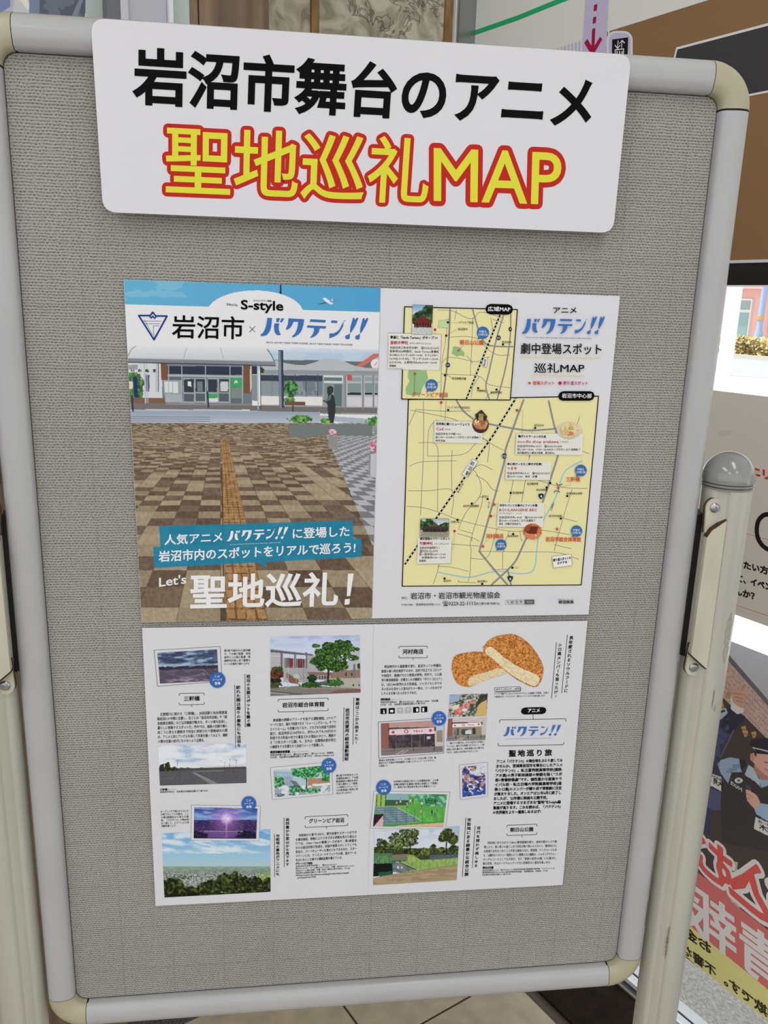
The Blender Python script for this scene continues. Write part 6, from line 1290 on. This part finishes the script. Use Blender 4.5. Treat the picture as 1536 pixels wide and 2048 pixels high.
def park_photo(p, X, Y):
    q = lambda *pts: [G9(*t) for t in pts]
    p.grad((150,180,214), (206,214,226), (Y-500)/100); g = p.n(60,3,4,1.5); p.put(np.clip((g-0.36)/0.16,0,1)*(Y < 660), (210,216,228), 0.95); p.put((X > G9(1250,0)[0]) & (Y < 620) & (g > 0.4), (150,172,170), 0.6)
    D_, M_, L_ = (22,28,16), (60,74,36), (112,128,66)
    p.put((Y > G9(0,1020)[1]) & (Y < G9(0,1240)[1]), (52,66,40))
    for c in ((640,860,90,66,1),(420,860,70,50,3),(560,760,60,40,2),(720,770,40,40,5),(200,960,60,50,4),(400,960,80,60,6),(150,1040,56,30,1),(620,1060,60,30,2),(900,1060,40,30,3),(1020,1020,36,36,4),(1250,800,70,54,5),(1170,860,40,36,2),(1350,880,44,40,1),(1350,1050,60,44,3),(1150,1060,50,30,6),(780,1100,70,26,2)): p.tree(*G9(c[0],c[1]), c[2]*0.85*0.8, c[3]*0.8, 22, c[4], D_, M_, L_)
    p.tree(*G9(480,930),58,40,18,4,(30,44,20),(74,98,42),(132,158,78)); p.tree(*G9(900,1080),30,22,12,1,(44,56,24),(96,112,48),(150,160,80)); p.ln(*G9(1235,1140),*G9(1230,850),8,(44,40,32)); p.ln(*G9(1235,950),*G9(1310,820),4,(44,40,32)); p.ln(*G9(650,1100),*G9(640,900),8,(44,38,30)); p.put((p.n(8,6) > 0.64) & (Y < 640) & (X < 400), (196,206,222), 0.8)
    p.poly(q((600,1120),(700,1130),(820,1210),(1420,1170),(1420,1290),(720,1370),(480,1250),(600,1220)), (134,164,84)); p.put(p.pm(q((600,1120),(820,1210),(1420,1170),(1420,1290),(720,1370),(480,1250))) & (p.n(12,2) > 0.52), (160,188,108), 0.7); p.poly(q((970,1130),(1420,1120),(1420,1175),(970,1210)), (82,96,104))
    p.poly(q((60,1100),(360,1100),(360,1270),(60,1280)), (78,122,84)); p.put(p.pm(q((60,1140),(360,1140),(360,1270),(60,1280))) & (p.n(14,3) > 0.5), (112,156,92), 0.8)
    for k in range(8): p.ln(*G9(80+k*38,1105),*G9(80+k*38,1270),1.6,(44,92,74))
    p.poly(q((360,1125),(600,1115),(610,1175),(360,1185)), (140,110,104)); p.poly(q((360,1180),(610,1175),(600,1215),(370,1225)), (92,128,100)); p.poly(q((370,1240),(480,1250),(740,1370),(480,1420),(370,1400)), (96,104,108))
    for k in range(7): p.ln(*G9(375,1262+k*24),*G9(500+k*34,1262+k*18),2,(156,162,166)); 
    p.ln(*G9(470,1245),*G9(745,1365),4,(50,50,48)); p.poly(q((50,1270),(360,1262),(360,1440),(50,1480)), (12,22,20)); p.poly(q((130,1410),(350,1390),(350,1450),(150,1480)), (34,86,66)); p.ln(*G9(365,1250),*G9(362,1450),4,(30,84,66))
    for x in (450,510): p.rect(*G9(x-10,1310),*G9(x+14,1350),(206,214,216))
    p.poly(q((50,1500),(370,1440),(760,1370),(1420,1280),(1420,1545),(40,1625)), (170,150,122)); p.put(p.pm(q((50,1500),(370,1440),(760,1370),(1420,1280),(1420,1545),(40,1625))) & (fbm(X/60, Y/9, 2, 4) > 0.5), (150,128,102), 0.8); p.poly(q((480,1420),(760,1370),(1420,1275),(1420,1295),(760,1392),(520,1435)), (128,150,86))
    for k in range(11): x = 680+k*68; p.ln(*G9(x,1215-k*2),*G9(x,1365-k*8),1.4,(70,112,84))
photo(FG, [(64,540),(632,508),(612,868),(53,902)], park_photo, 'printed photo of a park ball field with trees')
frame4(FG, [(60,272),(566,280),(536,524),(35,520)])
def park_draw(p, X, Y):
    q = lambda *pts: [G9(*t) for t in pts]
    p.fill((92,166,74)); g = p.n(30,2); p.put(g > 0.52, (112,186,84), 0.8); p.poly(q((610,130),(1240,130),(1240,340),(900,340),(700,200)), (70,150,110)); p.put(p.pm(q((610,130),(1240,130),(1240,340),(900,340),(700,200))) & (p.n(26,4) > 0.5), (146,202,170), 0.9); p.tree(*G9(980,250),44,22,12,3,(16,72,40),(44,120,66),(96,170,100)); p.ln(*G9(1055,330),*G9(1060,160),5,(60,70,60)); p.tree(*G9(1110,150),52,10,10,2,(20,80,60),(50,120,84),(110,180,120))
    p.poly(q((90,130),(250,130),(230,350),(90,340)), (150,186,90)); p.poly(q((250,140),(625,145),(620,260),(250,240)), (140,176,186)); p.poly(q((250,235),(620,235),(630,320),(240,330)), (60,96,66)); p.ln(*G9(240,330),*G9(640,330),3,(176,150,120))
    for x in (110,180,255): p.ln(*G9(x,160),*G9(x-6,340),5,(40,52,56))
    for x, y, c in ((430,280,(206,160,150)),(490,260,(196,206,200)),(600,300,(190,170,140)),(655,250,(216,216,206)),(690,250,(90,80,70)),(835,290,(216,220,210)),(300,480,(40,50,60)),(375,450,(120,140,130)),(820,420,(200,150,150)),(1000,430,(40,56,52)),(1045,460,(60,120,120)),(680,510,(200,190,150))):
        p.ell(*G9(x,y),5,11,c); p.ell(*G9(x,y-38),3,3.5,(60,44,40)); p.ln(*G9(x,y+20),*G9(x,y+60),4,(70,70,70))
    p.poly(q((80,340),(430,350),(830,570),(400,640),(220,640),(200,450),(70,440)), (112,136,146))
    for k in range(7): p.ln(*G9(80+k*22,362+k*38),*G9(420+k*60,362+k*34),2.6,(66,86,100)); p.ln(*G9(80+k*22,352+k*38),*G9(410+k*60,352+k*34),1.6,(180,196,204))
    p.ln(*G9(430,350),*G9(835,572),3,(196,206,196)); p.poly(q((55,470),(220,460),(205,665),(50,665)), (40,30,36)); p.poly(q((215,480),(205,665),(60,665)), (206,176,186)); p.ln(*G9(60,455),*G9(225,450),4,(120,160,120))
    p.poly(q((380,660),(700,620),(1190,590),(1180,665),(400,668)), (214,178,146)); p.poly(q((230,640),(1190,575),(1190,600),(500,645),(380,664),(220,664)), (70,150,64))
    for x in (240,430,590,720,850,1180,1080): p.ln(*G9(x,380),*G9(x-6,640 if x < 600 else 590),3,(30,120,90))
photo(FG, [(75,288),(548,294),(522,512),(52,508)], park_draw, 'printed drawing of a green ball park with spectators', lift=5)
scene_badge(FG, 124, 248, 52)
para(FG, ['中学時代は野球少年だった双葉翔太郎。この野','球場は野球人生最後の試合の会場として登場し','た。野球少年の翔太郎を見られる貴重なシーン!'], 192, 218, 490, 208, 19.2, 14, last=0.94)

# ================================================================== THINGS ON THE WINDOW WALL
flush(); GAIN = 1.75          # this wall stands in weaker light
fr()
def wallquad(s0, s1, z0, z1): return [(s0, z0), (s1, z0), (s1, z1), (s0, z1)]
# station floor plan board over the window
WS = Plane(WP-WN*0.012, WD, (0,0,1), -WN)
sign = wslab('floor_plan_board', -3.6, 0.545, 1.2978, 2.35, -0.012, 0.0, mat('board_white', lin((243,245,240)), 0.5), bev=0)
tag(sign, 'large wall board with brown and dark grey floor plan shapes above the window', 'sign')
B = Sheet(WS, sign, 0.45)
def clipz(pts): return pts
BR = (118,93,66); DK = (58,57,60); PU = (166,161,186)
low_ = [(948,536),(1900,515)]
B.poly([(1213,62),(1410,0),(1900,-150),(1900,516.5),(1400,524.5),(1213,530)], BR, 'brown_area', 1)
B.poly([(1353,97),(1536,50),(1900,-60),(1900,108),(1536,182),(1498,190),(1352,225)], DK, 'dark_area', 3)
B.line([(1900,-60),(1536,49),(1354,97),(1346,128)], 3.6, (226,226,222), 'plan_outline', 4, rnd=False); B.line([(1490,192),(1536,183),(1900,108)], 3.6, (226,226,222), 'plan_outline', 4, rnd=False)
B.line([(1213,63),(1410,1),(1900,-149)], 2.2, (226,226,222), 'plan_outline', 4, rnd=False)
B.line([(940,69),(1035,36),(1126,-1),(1500,-140)], 7.0, (40,146,96), 'green_route', 2, rnd=False)
B.poly([(1140,430),(1162,130),(1171,0),(1176,-150),(1222,-150),(1217,0),(1212.5,130),(1196,430)], PU, 'lift_shaft_band', 5); B.line([(1216,130),(1220,0),(1225,-150)], 3, (226,226,222), 'plan_outline', 5, rnd=False)
for k in range(8):
    x = 1108+k*7.2; B.line([(x-10,260),(x,130),(x+1,98-k*2.2)], 4.2, PU, 'stair_hatching', 4, rnd=False)
AR = (142,28,62)
for q in ([(1192,9),(1191,22)], [(1190,34),(1189,47)], [(1188,57),(1186,104)]): B.line(q, 6.2, AR, 'down_arrow', 7, rnd=False)
B.line([(1172,82),(1186,105),(1203,76)], 7, AR, 'down_arrow', 7, rnd=False)
def rrect(x0, y0, x1, y1, r): return rr(x0, y0, x1, y1, r)
B.poly(rrect(1214,62,1266,150,18), (228,228,226), 'lift_symbol', 7); B.poly(rrect(1218,66,1262,150,15), PU, 'lift_symbol', 8); B.poly([(1225,79),(1257,75),(1255,140),(1224,140)], (30,28,32), 'lift_symbol', 9)
for q in ([(1237,82),(1236,96)], [(1231,91),(1236,97),(1241,91)], [(1245,81),(1244,95)], [(1240,87),(1245,81),(1250,86)]): B.line(q, 1.5, WH, 'lift_symbol', 10)
B.line([(1231,125),(1231,100),(1248,98),(1247,125)], 1.6, WH, 'lift_symbol', 10)
for x in (1235,1240,1245): B.ell(x, 104, 1.5, 1.5, WH, 'lift_symbol', 10, n=8); B.line([(x,106),(x,118)], 2.2, WH, 'lift_symbol', 10)

# event notice stuck on the glass
NS = Plane(WP-WN*0.002, WD, (0,0,1), -WN)
note = wslab('event_notice', -0.75, 0.02, 0.786, 1.113, -0.002, 0.0, mat('notice_paper', lin((236,231,223)), 0.6)); tag(note, 'off white notice on the window with red and black lettering behind the right post', 'notice')
Nn = Sheet(NS, note, 0.6)
fr(1330,880,4.4515); RD = (176,52,34)
Nn.poly([(475,-85),(480,-40)]+[(520,-30),(560,-45),(600,-40),(590,-85)], (176,172,164), 'curled_corner_shade', 1)  # flat darker patch: curled paper corner painted together with its shadow
Nn.tx('エリア', 757, 308, 1060, 395, 78, RD, 0.06, res=2, layer=2, name='red_lettering')
Nn.line([(700,825),(1300,998)], 4.5, (186,120,84), 'orange_rule', 2, rnd=False); Nn.line([(700,852),(1300,1025)], 2.5, (178,164,150), 'thin_rule', 2, rnd=False)
C_ = [(1000,705),(960,668),(915,650),(870,665),(828,715),(812,790),(822,870),(860,930),(915,962),(975,960),(1010,940)]
Nn.line([(p[0]+6, p[1]+0.12*(p[0]-812)) for p in smooth(C_, 6)], 38, (34,32,32), 'large_letter', 3)
for s, x0, y0, x1, y1 in (('したい方', 640, 1126, 917, 1200), ('て、イベント', 640, 1258, 1010, 1362), ('んか？', 622, 1374, 797, 1425)):
    Nn.tx(s, x0, y0, x1, y1, 62, (34,32,32), 0.05, res=2, layer=2, name='black_lettering')
Nn.line([(560,1450),(610,1463),(1300,1693)], 4.5, (186,120,70), 'orange_rule', 2, rnd=False); Nn.line([(560,1482),(610,1495),(1300,1725)], 2.5, (170,160,150), 'thin_rule', 2, rnd=False)

# police poster, printed on clear film and seen from its back (mirrored)
pp = wslab('crime_alert_poster', -0.80, -0.03, 0.166, 0.742, -0.0012, 0.0, mat('poster_back', lin((150,146,146)), 0.6)); tag(pp, 'mirrored police poster on the window glass with red and yellow lettering bands', 'poster')
PS = Plane(WP-WN*0.0012, WD, (0,0,1), -WN)
fr()
qd = project(PS.xyz([(-0.03,0.742),(-0.46,0.742),(-0.46,0.166),(-0.03,0.166)]))
cp = Pic(PS, [tuple(t) for t in qd], 1.2, mapped=True)
Za = lambda x, y: (1380+x/5.39, 1240+y/5.39)
Zb = lambda x, y: (1340+x/4.571, 1600+y/4.571)
za = lambda *p: [Za(*t) for t in p]; zb = lambda *p: [Zb(*t) for t in p]
X, Y = cp.X, cp.Y
cp.fill((62,56,54)); cp.grad((176,180,194), (158,160,166), (Y-1290)/100, Y < 1500)
cp.poly(za((-500,-560),(395,345),(841,860),(1300,1400),(1300,1900),(-500,1500)), (84,84,90)); cp.poly(za((-500,-450),(395,420),(841,930),(1300,1500),(1300,1900),(-500,1500)), (168,142,134))
tile = cp.pm(za((-500,-450),(395,420),(841,930),(1300,1500),(1300,1900),(-500,1500)))
ax = (X-1380)*5.39; ay = (Y-1240)*5.39; rowc = ay-ax*1.05; cp.put(tile & (np.abs(rowc/64-np.round(rowc/64)) < 0.07), (116,92,88), 0.8); cp.put(tile & (np.abs(ax/26-np.round(ax/26)) < 0.09), (136,112,106), 0.6); cp.put(tile & (cp.n(4,2) > 0.55), (186,162,150), 0.5)
cp.poly(za((-200,380),(320,800),(440,920),(590,1040),(841,1290),(1300,1760),(1300,5000),(-200,5000)), (56,48,46))
for c in ((340,930),(330,900),(580,1180),(600,1230),(690,1240)): cp.poly(za((c[0]-30,c[1]-28),(c[0]+20,c[1]-40),(c[0]+30,c[1]+10),(c[0]-10,c[1]+36)), (176,140,84), 0.9); cp.ln(*Za(c[0]-26,c[1]-4),*Za(c[0]+26,c[1]+4),1.2,(60,50,46))
cp.poly(za((400,770),(440,790),(430,850),(380,840)), (140,120,70))
# left officer
cp.poly(za((230,1120),(300,990),(420,930),(590,1035),(600,1080),(480,1190),(400,1290),(330,1480),(300,1650),(340,2048),(100,2048),(100,1300)), (44,46,72)); cp.poly(za((420,930),(590,1035),(585,1075),(480,1180),(400,1240),(330,1200),(360,1050)), (36,36,52)); cp.put(cp.pm(za((230,1120),(300,990),(420,930),(480,1190),(330,1480),(150,2000))) & (cp.n(9,3) > 0.56), (66,72,108), 0.7)
cp.poly(za((290,970),(385,948),(408,1000),(360,1050),(280,1110)), (150,160,184)); cp.poly(za((300,985),(370,965),(385,985),(310,1010)), (40,44,60)); cp.poly(za((440,820),(470,900),(560,950),(582,940),(575,1000),(510,1015),(440,960)), (190,192,204))
cp.poly(za((442,722),(478,712),(530,760),(556,740),(575,690),(600,680),(606,700),(590,765),(596,820),(582,900),(560,948),(530,940),(480,890),(455,800)), (176,134,116)); cp.ln(*Za(470,790),*Za(560,800),1.2,(120,84,72)); cp.ln(*Za(480,830),*Za(570,850),1.2,(120,84,72)); cp.ln(*Za(500,870),*Za(570,890),1.2,(120,84,72)); cp.ln(*Za(565,745),*Za(595,700),1.2,(120,70,60))
cp.ln(*Za(470,1195),*Za(330,1480),2,(92,92,98)); cp.poly(za((190,1640),(395,1715),(378,1865),(172,1760)), (206,202,204)); cp.poly(za((160,1790),(380,1870),(345,2048),(130,2048)), (66,70,104)); cp.poly(zb((300,0),(470,0),(470,75),(310,35)), (66,70,104)); cp.poly(zb((300,40),(385,90),(360,330),(270,240)), (42,46,74))
# right officer
cp.poly(za((300,1560),(330,1510),(430,1480),(530,1495),(545,1600),(590,1665),(700,1700),(841,1720),(1300,1900),(1300,2600),(350,2400),(330,2048),(340,1660)), (46,42,44)); cp.poly(za((300,1560),(330,1510),(430,1482),(530,1495),(540,1560),(560,1640),(450,1640),(410,1760),(330,1650)), (128,150,178)); cp.put(cp.pm(za((300,1560),(530,1495),(560,1640),(330,1650))) & (cp.n(8,2) > 0.55), (96,114,144), 0.8); cp.poly(za((530,1500),(600,1510),(610,1570),(550,1620)), (34,32,36)); cp.poly(za((590,1670),(630,1560),(690,1600),(740,1710),(760,1800),(700,1740)), (150,172,198)); cp.poly(za((740,1715),(841,1700),(900,1760),(770,1810)), (130,160,196))
cp.poly(za((652,1450),(670,1436),(720,1425),(860,1440),(1000,1500),(990,1700),(880,1720),(800,1690),(720,1620),(690,1540),(665,1520)), (190,144,128)); cp.poly(za((690,1560),(800,1660),(880,1715),(860,1730),(760,1720),(690,1620)), (150,108,96)); cp.ell(*Za(672,1480),4.5,8,(176,122,108)); cp.poly(za((640,1335),(665,1290),(760,1272),(900,1275),(1050,1340),(1050,1470),(860,1440),(700,1420),(690,1380)), (34,32,40)); cp.ln(*Za(680,1378),*Za(860,1420),2.6,(178,182,190)); cp.ln(*Za(700,1400),*Za(900,1450),1.6,(140,144,154)); cp.poly(za((700,1385),(860,1430),(850,1450),(720,1440)), (30,28,34)); cp.poly(za((690,1400),(720,1420),(715,1470),(695,1460)), (40,34,34))
cp.ln(*Za(800,1530),*Za(850,1540),1.5,(60,44,42)); cp.ln(*Za(805,1600),*Za(840,1625),1.4,(150,80,76)); cp.ell(*Za(525,1730),8,5.5,(190,188,186)); cp.ell(*Za(525,1730),3.5,2.5,(90,88,90)); cp.poly(za((600,1770),(660,1800),(650,1850),(600,1830)), (58,62,80))
cp.poly(za((600,1830),(640,1835),(720,1890),(755,1960),(750,2030),(700,2040),(650,1990),(610,1920)), (196,150,132)); cp.ln(*Za(615,1870),*Za(690,1920),1.2,(140,96,84)); cp.ln(*Za(620,1910),*Za(690,1960),1.2,(140,96,84)); cp.poly(zb((770,80),(830,30),(1000,60),(1100,180),(900,200),(790,130)), (130,160,192)); cp.poly(zb((700,0),(760,-10),(830,40),(790,85)), (190,146,130)); cp.poly(zb((785,155),(1100,300),(1080,420),(768,262)), (210,206,208))
# lower bands of lettering
cp.poly(zb((-200,300),(220,640),(430,790),(520,830),(640,990),(900,1190),(1500,1640),(1500,2300),(896,1735),(-200,860)), (178,88,86)); cp.poly(zb((-200,855),(150,1125),(896,1733),(1500,2220),(1500,2700),(896,2090),(100,1388),(-200,1130)), (196,184,116))
cp.put(cp.pm(zb((540,830),(660,860),(640,990),(560,930))), (150,148,150)); cp.put(cp.pm(zb((590,560),(620,570),(610,690),(590,680))), (150,150,154))
cp.c = cp.c*0.9+20  # darks lifted: washed-out haze over the poster painted into its colours
cp.build('printed_picture', pp, 1, gloss=0.6, label='mirrored printed picture of uniformed officers by a tiled wall')
S2 = Sheet(PS, pp, 0.6); fr(1340,1600,4.571)
for (s, x0, y0, x1, y1, hh) in (('む', 560, 880, 222, 600, 370), ('込', 1060, 1290, 548, 870, 470)):
    S2.tx(s, x0, y0, x1, y1, hh, (208,202,204), 0.10, res=2, rnd=True, layer=3, name='letter_outline', ref='国'); S2.tx(s, x0, y0, x1, y1, hh, (186,84,82), 0.03, res=2, rnd=8, layer=4, name='red_lettering', ref='国')
S2.tx('情報', 1190, 1945, 128, 1120, 455, (208,200,200), 0.020, res=2, layer=3, name='pale_lettering')
S2.tx('お金', 372, 1412, 128, 1238, 92, (56,50,40), 0.04, res=2, layer=3, name='dark_lettering')
S2.tx('詐欺です。不審な', 1010, 2080, 112, 1392, 96, (56,50,40), 0.035, res=2, layer=3, name='dark_lettering')
fr(1380,1240,5.39); S2.tx('POLICE', 560, 1850, 440, 1770, 36, (196,196,200), 0.03, layer=3); S2.tx('大見 幹', 355, 1815, 180, 1722, 60, (50,46,46), 0.03, layer=3); S2.tx('捜査課長補佐', 372, 1752, 190, 1668, 26, (90,84,84), 0.01, layer=3)
fr(1340,1600,4.571); S2.tx('刑事一課', 960, 265, 806, 205, 26, (90,84,84), 0.01, layer=3); S2.tx('茂木', 960, 330, 818, 262, 50, (50,46,46), 0.03, layer=3)
flush()
bpy.data.objects.remove(_fo)
